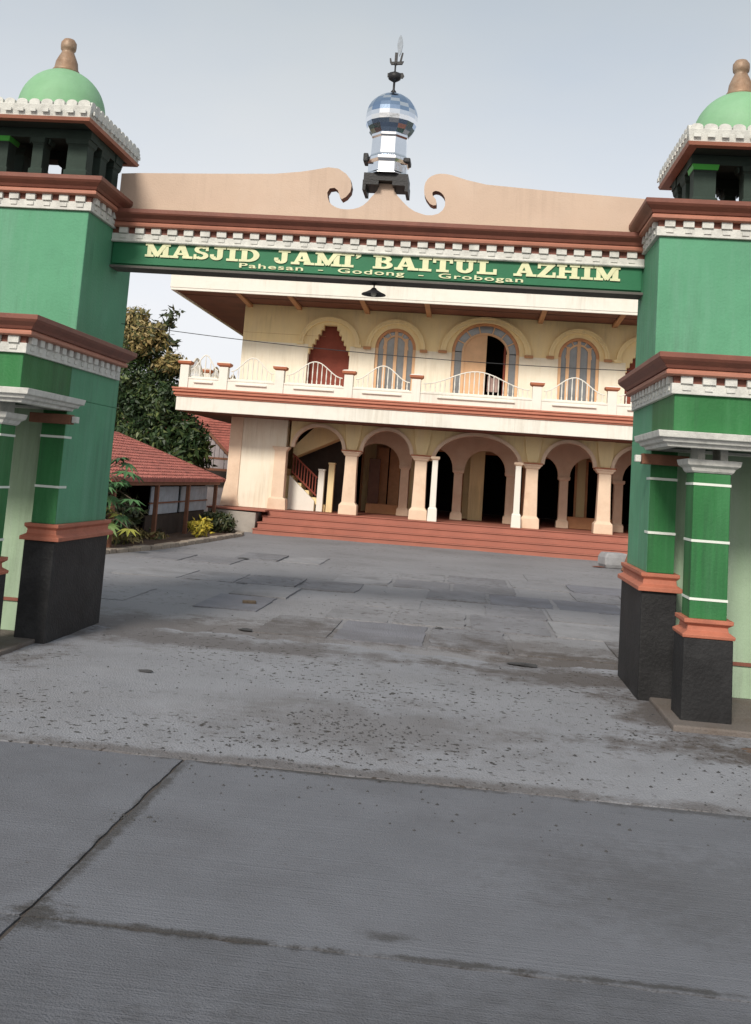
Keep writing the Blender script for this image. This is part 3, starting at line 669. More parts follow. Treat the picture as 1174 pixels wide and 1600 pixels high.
# chrome dome ornament standing on the parapet pedestal
OR = thing('dome_ornament', 'shiny metal dome ornament with a dark spire standing on the centre of the sign beam', 'dome ornament', (-1.007, 10.29, 4.66))
q = math.pi/8
a = MB(); a.box(-.225, .225, -.17, .17, .075, .15)
for sx in (-1, 1): a.box(sx*.232, sx*.20, -.17, .17, -.03, .0745)
a.box(-.20, -.07, -.168, .168, .03, .0745); a.box(.07, .20, -.168, .168, .03, .0745)
obj('base_box', a, 'dark', OR)
obj('lower_drum', MB().lathe(0, 0, [(.235, .151), (.235, .16), (.215, .18), (.215, .27), (.24, .30), (.24, .33), (.205, .35)], 8, False, q), 'steel', OR, .003)
obj('lower_bracket', MB().box(-.25, -.20, -.13, .05, .28, .37), 'dark', OR, .01)
obj('lower_bracket', MB().box(.17, .235, -.15, .05, .28, .33), 'dark', OR, .01)
obj('upper_drum', MB().lathe(0, 0, [(.205, .351), (.195, .37), (.19, .54), (.20, .56), (.20, .585)], 8, False, q), 'steel', OR, .003)
prof = [(.19, .586)]+[(.272*math.cos(t), .78+.272*math.sin(t)) for t in np.linspace(-.78, 1.45, 14)]+[(.012, 1.062)]
dm = obj('mirror_dome', MB().lathe(0, 0, prof, 16, False, 0), 'bluesteel', OR)
dm.data.materials.append(MT['steel'])
for p in dm.data.polygons:
    if p.center.z < .80 and p.center.z > .72 or (p.index*7919) % 5 == 0: p.material_index = 1
sp = obj('spire', MB().lathe(0, 0, [(.018, 1.05), (.03, 1.075), (.012, 1.10), (.012, 1.18), (.045, 1.20), (.065, 1.215), (.065, 1.27), (.03, 1.285), (.009, 1.30), (.009, 1.36), (.022, 1.38), (.009, 1.40), (.008, 1.50)], 16), 'dark', OR)
em = MB()
em.prism_xz([(-.075, 1.235), (.085, 1.225), (.10, 1.25), (.085, 1.28), (-.075, 1.275)], -.012, .012)
em.prism_xz([(-.06, 1.395), (-.045, 1.37), (.07, 1.375), (.085, 1.41), (.06, 1.405), (-.04, 1.40), (-.05, 1.44), (-.065, 1.435)], -.0115, .0115)
em.prism_xz([(-.012, 1.37), (.018, 1.37), (.018, 1.50), (-.012, 1.50)], -.013, .013)
em.prism_xz([(.035, 1.375), (.055, 1.375), (.075, 1.50), (.06, 1.50)], -.0125, .0125)
obj('spire_emblem', em, 'dark', sp)
tip = [(.035, 1.46), (.055, 1.52), (.065, 1.59), (.055, 1.66), (.035, 1.70), (.015, 1.66), (.005, 1.59), (.015, 1.52)]
obj('spire_tip', MB().prism_xz(tip, -.01, .01), 'wallblue', sp, .003)

# cable sagging from tower to tower
pts = []
for i in range(40):
    t = i/39; pts.append((-3.78+5.40*t, 10.62-.22*t, 3.18-.20*t-.16*4*t*(1-t)*.45))
tag(obj('cable', MB().tube(pts, .0042, 6), 'dark'), 'thin dark cable sagging between the two gate towers below the beam', 'cable')

# boundary walls running away from the towers
def wall_run(x0, x1, y0, y1, label):
    w = thing('boundary_wall', label, 'wall', ((x0+x1)/2, y0, 0)); l = w.location.copy()
    o = obj('wall', MB().box(x0, x1, y0, y1, 0, 1.9), 'pale', w, .01); o.location = -l
    o = obj('wall_cap', MB().box(x0-.02, x1+.02, y0-.04, y1+.04, 1.901, 1.98), 'white', w, .008); o.location = -l
    o = obj('wall_base', MB().box(x0, x1, y0-.03, y0-.001, 0, .3), 'black', w); o.location = -l
wall_run(5.02, 14, 9.8, 10.0, 'pale green boundary wall running right from the right gate tower')
wall_run(-16, -7.22, 9.8, 10.0, 'pale green boundary wall running left from the left gate tower')
# ------------------------------------------------------------------ mosque
MQ = thing('mosque', 'cream two storey mosque with arcade, balcony and terracotta steps at the back of the forecourt', 'mosque')
def Q(name, mb, m, bevel=0, parent=None): return obj(name, mb, m, parent or MQ, bevel)
CX = .22                      # middle of the facade
XL, XR = -6.72, 7.16
FZ = .66
# steps and floor
for i in range(4):
    Q('step', MB().box(-5.58+.06*i, 9.4, 27.3+.31*i, 28.6, .165*i-.05, .165*(i+1)-.028), 'stepm', .012)
    Q('step_nosing', MB().box(-5.60+.06*i, 9.42, 27.275+.31*i, 28.6, .165*(i+1)-.027, .165*(i+1)+(.0 if i < 3 else -.002)), 'stepm', .006)
Q('floor_slab', MB().box(XL, XR, 28.6, 40, -.05, FZ-.006), 'stepm')
Q('platform_wall', MB().prism_xz([(-6.95, -.05), (-5.62, -.05), (-5.62, .56), (-6.95, .60)], 27.75, 28.58), 'cement', .02)
Q('platform_ledge', MB().box(-6.98, -5.36, 27.70, 28.59, .601, .648), 'stepm', .01)
# ground storey left wall with flared foot, and its mirror
for s, xo in ((1, XL), (-1, XR)):
    xi_ = xo+s*1.62
    a, b = min(xo, xi_), max(xo, xi_)
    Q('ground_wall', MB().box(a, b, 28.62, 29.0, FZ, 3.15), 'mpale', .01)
    Q('corner_pilaster', MB().prism_xz([(xo-s*.12, FZ), (xo+s*.42, FZ), (xo+s*.36, .9), (xo+s*.36, 3.15), (xo+s*.02, 3.15), (xo+s*.02, 1.45), (xo-s*.04, 1.2)], 28.585, 28.95), 'mpeach', .01)
    Q('pilaster', MB().taper(xi_-s*.13, 28.72, [(.26, .2, FZ), (.24, .2, .95), (.17, .17, 1.0), (.16, .17, 2.28), (.25, .2, 2.40)]), 'mpeach', .008)
    Q('side_wall', MB().box(xo, xo+s*.25, 29.0, 40, FZ, 3.15), 'mcream_glow')
# arcade
cols = [(-3.24), (-1.30), 1.74, 3.70]
bays = [(-4.19, .72, .64), (-2.28, .70, .66), (CX, 1.20, .80), (2.72, .70, .66), (4.62, .72, .64)]
bay_x = [(-5.0, -3.24), (-3.24, -1.30), (-1.30, 1.74), (1.74, 3.70), (3.70, 5.45)]
ZS = 2.42
for (cx, a, b), (x0, x1) in zip(bays, bay_x):
    zs = ZS if a < 1 else 2.30
    mb = MB().arch_wall(x0, x1, 3.15, cx, zs, a, b, 28.66, 28.92, 28)
    if zs < ZS: pass
    Q('arch_wall', mb, 'mcream_glow')
    Q('arch_band', MB().arch_band(cx, zs, a-.045, b-.045, .10, 28.60, 28.80, 28), 'mpeach')
for x in cols:
    c = Q('column', MB().taper(x, 28.74, [(.255, .22, FZ), (.25, .22, .92), (.185, .18, 1.0), (.165, .165, 1.9), (.165, .165, 2.27)]), 'mpeach', .012)
    obj('capital', MB().taper(x, 28.74, [(.17, .17, 2.27), (.20, .19, 2.29), (.23, .21, 2.34), (.27, .24, 2.37), (.27, .24, 2.40)]), 'mpeach', c, .005)
    obj('capital_cap', MB().taper(x, 28.74, [(.285, .25, 2.401), (.285, .25, 2.435)]), 'mcap', c)
    Q('spandrel_block', MB().prism_xz([(x-.13, 2.44), (x+.13, 2.44), (x+.20, 2.75), (x+.24, 3.15), (x-.24, 3.15), (x-.20, 2.75)], 28.58, 28.7), 'mcream_glow', .01)
# slim white posts at the big middle arch
for x in (-.90, 1.36):
    c = Q('porch_post', MB().taper(x, 28.42, [(.085, .085, 1.05), (.075, .075, 2.32)]), 'mwhite', .008)
    obj('post_base', MB().taper(x, 28.42, [(.13, .13, FZ), (.12, .12, 1.0), (.09, .09, 1.05)]), 'mwhite', c, .01)
    obj('post_cap', MB().taper(x, 28.42, [(.08, .08, 2.32), (.12, .12, 2.36), (.12, .12, 2.42)]), 'mpeach', c)
# inner arcade
for (x0, x1, cx, a) in ((-5.0, -3.6, -4.3, .55), (-3.6, -1.87, -2.72, .68), (-1.87, -.28, -1.08, .62), (-.28, 1.27, .5, .60), (1.27, 2.82, 2.05, .60), (2.82, 4.4, 3.6, .62), (4.4, 5.6, 5.0, .5)):
    Q('inner_arch', MB().arch_wall(x0, x1, 3.14, cx, 2.15, a, .60, 30.9, 31.1, 16), 'mpeach')
for x in (-3.6, -1.87, -.28, 1.27, 2.82, 4.4):
    c = Q('inner_column', MB().taper(x, 31.0, [(.18, .16, FZ), (.175, .16, .85), (.13, .13, .9), (.125, .13, 2.03), (.17, .16, 2.06), (.18, .16, 2.15)]), 'mpeach', .008)
# back wall of the porch with dark doorways
doors = [(-3.9, .62), (-2.35, .55), (-.85, .72), (.98, .78), (2.65, .72), (4.35, .72)]
xs_ = [XL+.3]
mb = MB(); prev = XL+.25
for cx, hw in doors:
    mb.box(prev, cx-hw, 32.6, 32.9, FZ, 3.14); mb.box(cx-hw, cx+hw, 32.6, 32.9, 2.75, 3.14); prev = cx+hw
mb.box(prev, XR-.25, 32.6, 32.9, FZ, 3.14)
Q('prayer_hall_wall', mb, 'mcream_glow')
for cx, hw in doors:
    Q('door_frame', MB().prism_xz([(cx-hw, FZ), (cx-hw+.07, FZ), (cx-hw+.07, 2.68), (cx+hw-.07, 2.68), (cx+hw-.07, FZ), (cx+hw, FZ), (cx+hw, 2.76), (cx-hw, 2.76)], 32.55, 32.62), 'wood')
for x in (-2.66, -2.28): Q('door_leaf', MB().box(x-.17, x+.17, 32.4, 32.45, FZ, 2.68), 'wood', .01)
Q('door_leaf', MB().box(-3.0, -2.66, 31.5, 31.55, FZ, 2.3), 'wooddk', .01)
Q('inner_pier', MB().taper(.28, 31.9, [(.22, .15, FZ), (.22, .15, 3.13)]), 'mcream_glow', .01)
Q('low_wall', MB().box(2.95, 4.4, 31.02, 31.2, FZ, 1.0), 'mrib', .01)
Q('low_wall', MB().box(-3.0, -1.9, 31.2, 31.4, FZ, .95), 'mrib', .01)
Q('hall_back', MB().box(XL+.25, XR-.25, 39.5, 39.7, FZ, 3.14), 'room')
Q('porch_ceiling', MB().box(XL, XR, 28.65, 40, 3.141, 3.159), 'soffit')
# staircase seen through the left arch
ST = Q('staircase', MB().prism_xz([(-4.30, FZ), (-5.06, FZ), (-5.06, 1.62), (-4.30, .95)], 29.35, 29.45), 'mwhite')
for i in range(8): obj('stair_tread', MB().box(-4.28-.24*i, -4.0-.24*i, 29.46, 30.3, FZ, FZ+.19*(i+1)), 'mcream_glow', ST)
for dz in (.12, .62): obj('stair_rail', MB().tube([(-4.26, 29.38, .98+dz), (-5.02, 29.38, 1.62+dz)], .028, 6), 'maroon', ST)
for i in range(9):
    x = -4.30-.085*i; z = .98+(x+4.26)*-.84
    obj('stair_baluster', MB().box(x-.014, x+.014, 29.365, 29.395, z+.12, z+.62), 'maroon', ST)
for x, z in ((-4.14, 1.80), (-3.86, 2.0)): Q('newel_post', MB().taper(x, 29.4, [(.09, .09, FZ), (.085, .085, z), (.10, .10, z+.02), (.10, .10, z+.06)]), 'mwhite' if x < -4 else 'mcream_glow', .008)
Q('upper_flight', MB().prism_xz([(-5.05, 2.14), (-3.55, 2.86), (-3.55, 3.13), (-4.4, 3.13), (-5.05, 2.45)], 29.6, 30.5), 'mcream_glow')
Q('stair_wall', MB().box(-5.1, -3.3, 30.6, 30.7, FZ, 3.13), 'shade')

# balcony slab with white fascia and terracotta band
bl, br, bf = -7.95, 8.39, 27.2
Q('balcony_slab', MB().box(bl, br, bf, 40, 3.16, 3.53), 'mwhite', .01)
Q('balcony_soffit', MB().box(bl+.1, br-.1, bf+.1, 39.9, 3.145, 3.161), 'soffit')
Q('balcony_band', MB().ring(bl, br, bf, 39.9, [(-.1, 3.532), (.03, 3.532), (.03, 3.56), (.07, 3.575), (.07, 3.62), (.045, 3.63), (.045, 3.65), (.10, 3.665), (.10, 3.71), (.085, 3.725), (.12, 3.735), (.12, 3.775), (-.1, 3.775)]), 'mband', .004)
Q('balcony_floor', MB().box(bl+.1, br-.1, bf+.1, 39.8, 3.532, 3.762), 'mwhite')
Q('parapet_base', MB().ring(bl+.12, br-.12, bf+.12, 39.7, [(-.07, 3.776), (.07, 3.776), (.07, 4.02), (.085, 4.03), (.085, 4.075), (-.085, 4.075), (-.07, 4.02)]), 'mwhite', .006)
# posts and railing bays
posts = [-7.80, -6.72, -5.18, -3.31, -1.50, 1.68, 3.62, 5.50, 7.04, 8.24]
py = bf+.12
def post(x, y):
    p = Q('balustrade_post', MB().taper(x, y, [(.12, .11, 3.78), (.12, .11, 4.40)]), 'mwhite', .01)
    obj('post_cap', MB().taper(x, y, [(.12, .11, 4.401), (.18, .16, 4.44), (.19, .17, 4.50)]), 'mcap', p, .004)
    obj('post_top', MB().taper(x, y, [(.18, .16, 4.501), (.14, .13, 4.525), (.05, .05, 4.545)]), 'mwhite', p)
for x in posts: post(x, py)
for y in (29.5, 31.8, 34.1): post(-7.80, y)
bal_me = mesh(MB().lathe(0, 0, [(.018, 0), (.018, .04), (.010, .06), (.019, .16), (.010, .26), (.014, .3)], 6, True), 'baluster'); bal_me.materials.append(MT['mwhite'])
for x0, x1 in zip(posts[:-1], posts[1:]):
    L_ = x1-x0-.36; n = max(5, int(L_/.125)); c = (x0+x1)/2
    def zr(x):
        t = (x-c)/(L_/2); return 4.30+.40*(.5+.5*math.cos(math.pi*max(-1, min(1, t*1.0))))
    rl = Q('railing', MB().tube([(c-L_/2+L_*i/20, py, zr(c-L_/2+L_*i/20)) for i in range(21)], .017, 6), 'mwhite')
    obj('bottom_rail', MB().box(c-L_/2, c+L_/2, py-.03, py+.03, 4.076, 4.10), 'mwhite', rl)
    for i in range(n):
        x = c-L_/2+L_*(i+.5)/n
        o = bpy.data.objects.new('baluster', bal_me); COL.objects.link(o); o.parent = rl; o.location = (x, py, 4.10); o.scale = (1, 1, (zr(x)-4.11)/.3)
    Q('panel_sill', MB().box(c-L_*.36, c+L_*.36, py-.13, py-.071, 3.93, 3.965), 'mwhite')
for y0, y1 in ((27.32, 29.5), (29.5, 31.8), (31.8, 34.1)):
    L_ = y1-y0-.4; c = (y0+y1)/2
    rl = Q('railing', MB().tube([(-7.8, c-L_/2+L_*i/12, 4.30+.4*(.5+.5*math.cos(math.pi*(i/6-1)))) for i in range(13)], .03, 6), 'mwhite')
    for i in range(14):
        y = c-L_/2+L_*(i+.5)/14; z = 4.30+.4*(.5+.5*math.cos(math.pi*((y-c)/(L_/2))))
        o = bpy.data.objects.new('baluster', bal_me); COL.objects.link(o); o.parent = rl; o.location = (-7.8, y, 4.1); o.scale = (1, 1, (z-4.11)/.3)

# upper storey: wall with openings
UY = 28.8; ZT = 6.42; ux0, ux1 = -6.64, 7.08
wins = [(-4.13, .60, 5.33, .60, 'step'), (-2.24, .575, 5.38, .575, 'win'), (.29, .94, 5.40, .86, 'door'), (2.87, .565, 5.42, .565, 'win'), (4.75, .60, 5.33, .60, 'step')]
mb = MB(); lo = []; prev = ux0
for cx, a, zs, b, k in wins:
    mb.box(prev, cx-a, UY, UY+.25, 5.36, ZT); lo.append((prev, cx-a))
    if k == 'step':
        # corbelled opening: solid pieces step in on both sides
        st = 6
        for i in range(st):
            z0 = 5.10+.14*i; w = a*(i+.6)/(st+.4) if i < st else a
            w = a*(.06+.62*i/(st-1))
            for q in (-1, 1): mb.box(cx+q*a, cx+q*(a-w+.0), UY+.0, UY+.25, z0, z0+.14)
        mb.box(cx-a, cx+a, UY, UY+.25, 5.10+.14*st, ZT)
    else:
        mb.arch_wall(cx-a, cx+a, ZT, cx, zs, a, b, UY, UY+.25, 24)
    prev = cx+a
mb.box(prev, ux1, UY, UY+.25, 5.36, ZT); lo.append((prev, ux1))
Q('upper_wall', mb, 'mcream_glow');  # yellower than the wall below: eave glow painted into the colour
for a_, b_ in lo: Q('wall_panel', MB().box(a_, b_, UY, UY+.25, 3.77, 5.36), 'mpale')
for s, x in ((1, ux0), (-1, ux1)): Q('upper_side_wall', MB().box(x, x+s*.25, UY+.25, 39, 3.77, ZT-.002), 'mcream_glow')
Q('upper_back_wall', MB().box(ux0, ux1, 39.001, 39.2, 3.77, ZT-.002), 'mcream_glow')
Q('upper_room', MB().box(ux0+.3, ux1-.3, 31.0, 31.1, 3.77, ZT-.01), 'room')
Q('wall_joint', MB().box(ux0, cx-9, UY-.004, UY-.0005, 5.6, 5.606), 'mrib')
for cx, a, zs, b, k in wins:
    hood_w = .13 if k != 'door' else .16; ha = a+.14 if k != 'door' else a+.16
    if k == 'step': zs_h, hb = 5.42, .62
    else: zs_h, hb = zs, b+.12
    if k == 'door': hb = .845; 
    hb = min(hb, 6.405-zs_h-hood_w)
    h = Q('window_hood', MB().arch_band(cx, zs_h, ha, hb, hood_w, UY-.10, UY+.02, 28), 'mcream_glow', .008)
    obj('hood_roll', MB().arch_band(cx, zs_h, ha+hood_w-.05, hb+hood_w-.05, .045, UY-.13, UY-.101, 28), 'mcream_glow', h)
    for q in (-1, 1): Q('impost', MB().box(cx+q*(ha-.02), cx+q*(ha+hood_w+.06), UY-.13, UY+.01, zs_h-.07, zs_h-.002), 'mrib' if k != 'step' else 'mcream_glow', .005)
    if k == 'step':
        Q('recess_panel', MB().box(cx-a-.05, cx+a+.05, UY+.34, UY+.40, 3.77, 6.2), 'maroon')
    elif k == 'win':
        w = Q('window', MB().arch_band(cx, zs, a-.085, b-.085, .08, UY+.05, UY+.16, 24), 'wood')
        f = MB()
        for x in (-a+.005, a-.085): f.box(cx+x, cx+x+.08, UY+.052, UY+.158, 3.78, zs)
        for x in (-.34, -.045, .25): f.box(cx+x, cx+x+.09, UY+.06, UY+.15, 3.78, zs+math.sqrt(max(0, 1-((x+.03)/(b-.085))**2))*(b-.085) if abs(x) < .1 else zs+.30)
        f.box(cx-a+.09, cx+a-.09, UY+.062, UY+.148, 3.98, 4.05)
        obj('window_frame', f, 'leafd', w)
        f = MB().arch_band(cx, zs-.02, .31, .36, .05, UY+.055, UY+.155, 16)
        for t in (40, 65, 115, 140):
            c_, s_ = math.cos(math.radians(t)), math.sin(math.radians(t)); nx_, nz_ = -s_*.014, c_*.014
            p0 = (cx+.34*c_, zs-.02+.39*s_); p1 = (cx+(a-.07)*c_, zs+(b-.07)*s_)
            f.prism_xz([(p0[0]-nx_, p0[1]-nz_), (p0[0]+nx_, p0[1]+nz_), (p1[0]+nx_, p1[1]+nz_), (p1[0]-nx_, p1[1]-nz_)], UY+.058, UY+.152)
        obj('fanlight_bars', f, 'leafd', w)
        MT.setdefault('glass', None)
        if MT['glass'] is None: MT['glass'] = mat('grey window glass', (.16, .17, .18), .12, .25, 4, .03, 8, spec=.7)
        for x0, x1 in ((-a+.08, -.32), (-.28, -.02), (.02, .28), (.32, a-.08)):
            zt_ = zs+.93*math.sqrt(max(0, 1-(max(abs(x0), abs(x1))/a)**2))*b
            obj('pane', MB().box(cx+x0, cx+x1, UY+.10, UY+.11, 3.8, max(zs, zt_)), 'glass', w)
        obj('pane', MB().prism_xz([(cx+(a-.07)*math.cos(math.pi*i/16), zs+(b-.07)*math.sin(math.pi*i/16)) for i in range(17)], UY+.112, UY+.118), 'glass', w)
    else:
        w = Q('arched_doorway', MB().arch_band(cx, zs, a-.085, b-.085, .08, UY+.04, UY+.16, 28), 'wood')
        for x in (-a+.005, a-.085, -.66, .58): obj('door_post', MB().box(cx+x, cx+x+.08, UY+.045, UY+.155, 3.78, zs), 'leafd', w)
        f = MB().arch_band(cx, zs, .60, .52, .06, UY+.05, UY+.15, 24)
        for t in (25, 50, 75, 105, 130, 155):
            c_, s_ = math.cos(math.radians(t)), math.sin(math.radians(t)); nx_, nz_ = -s_*.016, c_*.016
            p0 = (cx+.65*c_, zs+.57*s_); p1 = (cx+(a-.07)*c_, zs+(b-.07)*s_)
            f.prism_xz([(p0[0]-nx_, p0[1]-nz_), (p0[0]+nx_, p0[1]+nz_), (p1[0]+nx_, p1[1]+nz_), (p1[0]-nx_, p1[1]-nz_)], UY+.055, UY+.145)
        obj('fanlight_bars', f, 'leafd', w)
        # fan of panes between the inner and outer arch, side panes below
        ts = [2, 25, 50, 75, 105, 130, 155, 178]
        for t0, t1 in zip(ts[:-1], ts[1:]):
            A = arc(cx, zs, a-.06, b-.06, t0, t1, 5); B = arc(cx, zs, .63, .55, t1, t0, 5)
            obj('pane', MB().prism_xz(A+B, UY+.09, UY+.10), 'glass', w)
        for x0, x1 in ((-a+.07, -.64), (.64, a-.07)): obj('pane', MB().box(cx+x0, cx+x1, UY+.09, UY+.10, 3.8, zs), 'glass', w)
        lf = [(cx-.60, 3.8), (cx+.03, 3.8), (cx+.03, zs+.52)]+[(cx+.60*math.cos(math.radians(t)), zs+.52*math.sin(math.radians(t))) for t in range(95, 181, 9)]
        obj('door_leaf', MB().prism_xz(lf, UY+.08, UY+.12), 'leafd', w, .006)
        obj('open_door_leaf', MB().prism_yz([(UY+.12, 3.8), (UY+.75, 3.8), (UY+.75, 5.45), (UY+.12, 5.85)], cx+.52, cx+.57), 'maroon', w)
        cm = []
        for i in range(13): cm.append((cx+.10+.028*i, UY+.30+.03*math.sin(i*1.7)))
        cb = MB(); v = [(x, y, 4.35) for x, y in cm]+[(x, y, 4.78+.04*math.sin(i)) for i, (x, y) in enumerate(cm)]
        cb.add(v, [(i, i+1, i+14, i+13) for i in range(12)]); obj('folded_cloth', cb, 'curtain', w)
# eave, soffit with ochre ribs, roof
ex0, ex1, ef = -8.35, 8.79, 26.8
Q('eave_fascia', MB().ring(ex0+.06, ex1-.06, ef+.06, 40.5, [(-.06, 6.38), (.0, 6.38), (.0, 6.44), (.015, 6.45), (.015, 6.84), (.0, 6.85), (-.06, 6.85)]), 'mwhite', .006)
Q('eave_lip', MB().ring(ex0+.06, ex1-.06, ef+.06, 40.5, [(-.06, 6.852), (.06, 6.852), (.06, 6.91), (-.06, 6.91)]), 'mpeach', .006)
Q('soffit', MB().box(ex0+.1, ex1-.1, ef+.1, 40.4, 6.422, 6.44), 'soffit')
for x in (-6.49, -5.06, -3.10, -1.35, 1.76, 3.80, 5.5, 7.0):
    Q('soffit_rib', MB().prism_yz([(ef+.13, 6.40), (UY-.002, 6.32), (UY-.002, 6.42), (ef+.13, 6.42)], x-.07, x+.07), 'mrib', .01)
Q('soffit_joint', MB().box(ex0+.15, ex1-.15, ef+.95, ef+.98, 6.414, 6.4215), 'shade')
v = [(ex0+.05, ef+.05, 6.912), (ex1-.05, ef+.05, 6.912), (ex1-.05, 40.5, 6.912), (ex0+.05, 40.5, 6.912), (-1.5, 33.6, 7.9), (1.94, 33.6, 7.9)]
Q('roof', MB().add(v, [(0, 1, 5, 4), (1, 2, 5), (2, 3, 4, 5), (3, 0, 4), (3, 2, 1, 0)]), 'tile')

# ------------------------------------------------------------------ planting bed with kerb, shed, houses
kp = [(-6.55, 17.6), (-6.35, 18.6), (-6.02, 20.3), (-5.85, 22.2), (-5.72, 24.2), (-5.62, 25.8), (-5.72, 26.5), (-6.05, 26.9), (-6.5, 27.1), (-7.2, 27.2)]
dense = []
for (a, b) in zip(kp[:-1], kp[1:]):
    for i in range(4): t = i/4; dense.append((a[0]+(b[0]-a[0])*t, a[1]+(b[1]-a[1])*t))
dense.append(kp[-1])
struct('planting_bed', MB().prism_xy([(x-.06, y) for x, y in dense]+[(-16, 27.2), (-16, 17.6)], -.02, .06), 'soil')
KB = thing('bed_kerb', 'low weathered stone kerb curving round the planting bed left of the steps', 'kerb')
for i, (p, q) in enumerate(zip(dense[:-1], dense[1:])):
    dx, dy = q[0]-p[0], q[1]-p[1]; l = math.hypot(dx, dy); nx, ny = dy/l, -dx/l
    a = .012/l; p2 = (p[0]+dx*a, p[1]+dy*a); q2 = (q[0]-dx*a, q[1]-dy*a); w = .09; j = rnd.uniform(-.012, .012)
    obj('kerb_stone', MB().prism_xy([(p2[0]+nx*w, p2[1]+ny*w), (q2[0]+nx*w, q2[1]+ny*w), (q2[0]-nx*w, q2[1]-ny*w), (p2[0]-nx*w, p2[1]-ny*w)][::-1], -.02, .11+j), 'kerb', KB, .012)

SH = thing('garden_shed', 'low open shed with red tiled hip roof among plants left of the mosque', 'shed', (-8.2, 23.5, 0)); sl = SH.location.copy()
def SP_(name, mb, m, bevel=0, parent=None):
    o = obj(name, mb, m, parent or SH, bevel)
    if parent is None: o.location = -sl
    return o
E0, E1, YA, YB, ZE, ZR = -9.8, -6.6, 18.9, 27.9, 1.36, 2.30
A = (E0, YA, ZE); B = (E1, YA, ZE); C_ = (E1, YB, ZE); D = (E0, YB, ZE); Rr = (-8.2, 20.4, ZR); Rf = (-8.2, 23.6, ZR)
th = .05
def dn(p): return (p[0], p[1], p[2]-th)
v = [A, B, C_, D, Rr, Rf]+[dn(A), dn(B), dn(C_), dn(D), dn(Rr), dn(Rf)]
SP_('roof_deck', MB().add(v, [(0, 1, 4), (1, 2, 5, 4), (2, 3, 5), (3, 0, 4, 5), (7, 6, 10), (8, 7, 10, 11), (9, 8, 11), (6, 9, 11, 10), (0, 6, 7, 1), (1, 7, 8, 2), (2, 8, 9, 3), (3, 9, 6, 0)]), 'tile')
# rows of pantiles on the two slopes that face the forecourt (too small to pick apart one by one)
mb = MB(); r = random.Random(5)
rows = 15
for i in range(rows):
    t0, t1 = i/rows, (i+1.25)/rows
    y0a = YA+(Rr[1]-YA)*t0; y1a = YB+(Rf[1]-YB)*t0
    n = int((y1a-y0a)/.17)
    for k in range(n):
        y = y0a+.17*k+.085*(i % 2); 
        if y+.16 > y1a: continue
        x0 = E1+(Rr[0]-E1)*t0; x1 = E1+(Rr[0]-E1)*min(1, t1); z0 = ZE+(ZR-ZE)*t0; z1 = ZE+(ZR-ZE)*min(1, t1); j = r.uniform(0, .012)
        mb.add([(x0+.01, y, z0+.028+j), (x0+.01, y+.08, z0+.055+j), (x0+.01, y+.16, z0+.028+j), (x1, y, z1+.006), (x1, y+.08, z1+.03), (x1, y+.16, z1+.006), (x0+.01, y, z0+.0), (x0+.01, y+.16, z0+.0)],
               [(0, 1, 4, 3), (1, 2, 5, 4), (6, 7, 2, 1, 0)])
o = SP_('roof_tiles', mb, 'tile'); o['kind'] = 'stuff'
SP_('ridge_cap', MB().tube([Rr, Rf], .06, 8).tube([Rf, C_], .055, 8).tube([Rr, B], .055, 8), 'tile')
for x, y in ((-6.72, 19.4), (-6.72, 22.2), (-6.72, 24.75), (-6.72, 27.5), (-9.6, 19.4), (-9.6, 27.5)):
    SP_('shed_post', MB().box(x-.045, x+.045, y-.05, y+.05, 0, ZE-.03), 'timber', .01)
SP_('eave_beam', MB().box(-6.78, -6.66, 19.2, 27.7, ZE-.13, ZE-.05), 'timber')
for y0, y1 in ((22.45, 24.65), (24.85, 27.4)):
    for z0, z1 in ((.56, .80), (.83, 1.10)):
        SP_('side_panel', MB().box(-6.95, -6.92, y0, y1, z0, z1+.08*(z1 > 1)), 'wallblue', .004)
SP_('panel_rail', MB().box(-6.93, -6.89, 22.3, 27.4, .80, .83), 'timber')
SP_('low_boards', MB().box(-7.0, -6.96, 22.3, 27.4, .05, .545), 'shade')
SP_('shed_back', MB().box(-9.6, -9.5, 19.4, 27.5, 0, ZE-.04), 'shade')
SP_('shed_end', MB().box(-9.6, -7.0, 27.42, 27.5, 0, ZE-.04), 'shade')

# house behind with grey gable
HS = thing('house', 'grey gabled house with red tiled roof behind the shed, beside the mosque wall', 'house', (-11.5, 38, 0)); hl = HS.location.copy()
def HP(name, mb, m, bevel=0):
    o = obj(name, mb, m, HS, bevel); o.location = -hl; return o
HP('house_wall', MB().box(-14.4, -8.7, 38.2, 43, 0, 1.55), 'gable')
HP('wall_band', MB().box(-14.5, -8.6, 38.1, 38.18, 1.55, 1.64), 'timber')
HP('wall_band', MB().box(-14.5, -8.6, 38.1, 38.18, 1.98, 2.05), 'timber')
for i in range(14): HP('wall_board', MB().box(-14.4+.41*i, -14.4+.41*i+.385, 38.12, 38.19, 1.64, 1.98), 'gable')
for i in range(9):
    x = -10.55+.18*i; top = 2.9-abs(x+.09+9.75)*.95
    if top > 2.1: HP('gable_board', MB().box(x, x+.165, 38.12, 38.19, 2.05, top), 'gable')
HP('barge_board', MB().prism_xz([(-10.75, 2.05), (-10.65, 2.05), (-9.75, 2.9), (-8.85, 2.05), (-8.75, 2.05), (-9.75, 3.02)], 38.0, 38.1), 'timber')
HP('dark_gap', MB().box(-14.3, -8.7, 38.05, 38.19, 1.05, 1.54), 'shade')
v = [(-14.8, 38.3, 2.5), (-7.4, 38.3, 2.1), (-9.9, 40.2, 3.75), (-13.0, 40.2, 3.9), (-7.4, 43, 2.1), (-14.8, 43, 2.5)]
HP('roof', MB().add(v, [(0, 1, 2, 3), (1, 4, 2), (4, 5, 3, 2), (5, 0, 3), (0, 5, 4, 1)]), 'tile')
mb = MB()
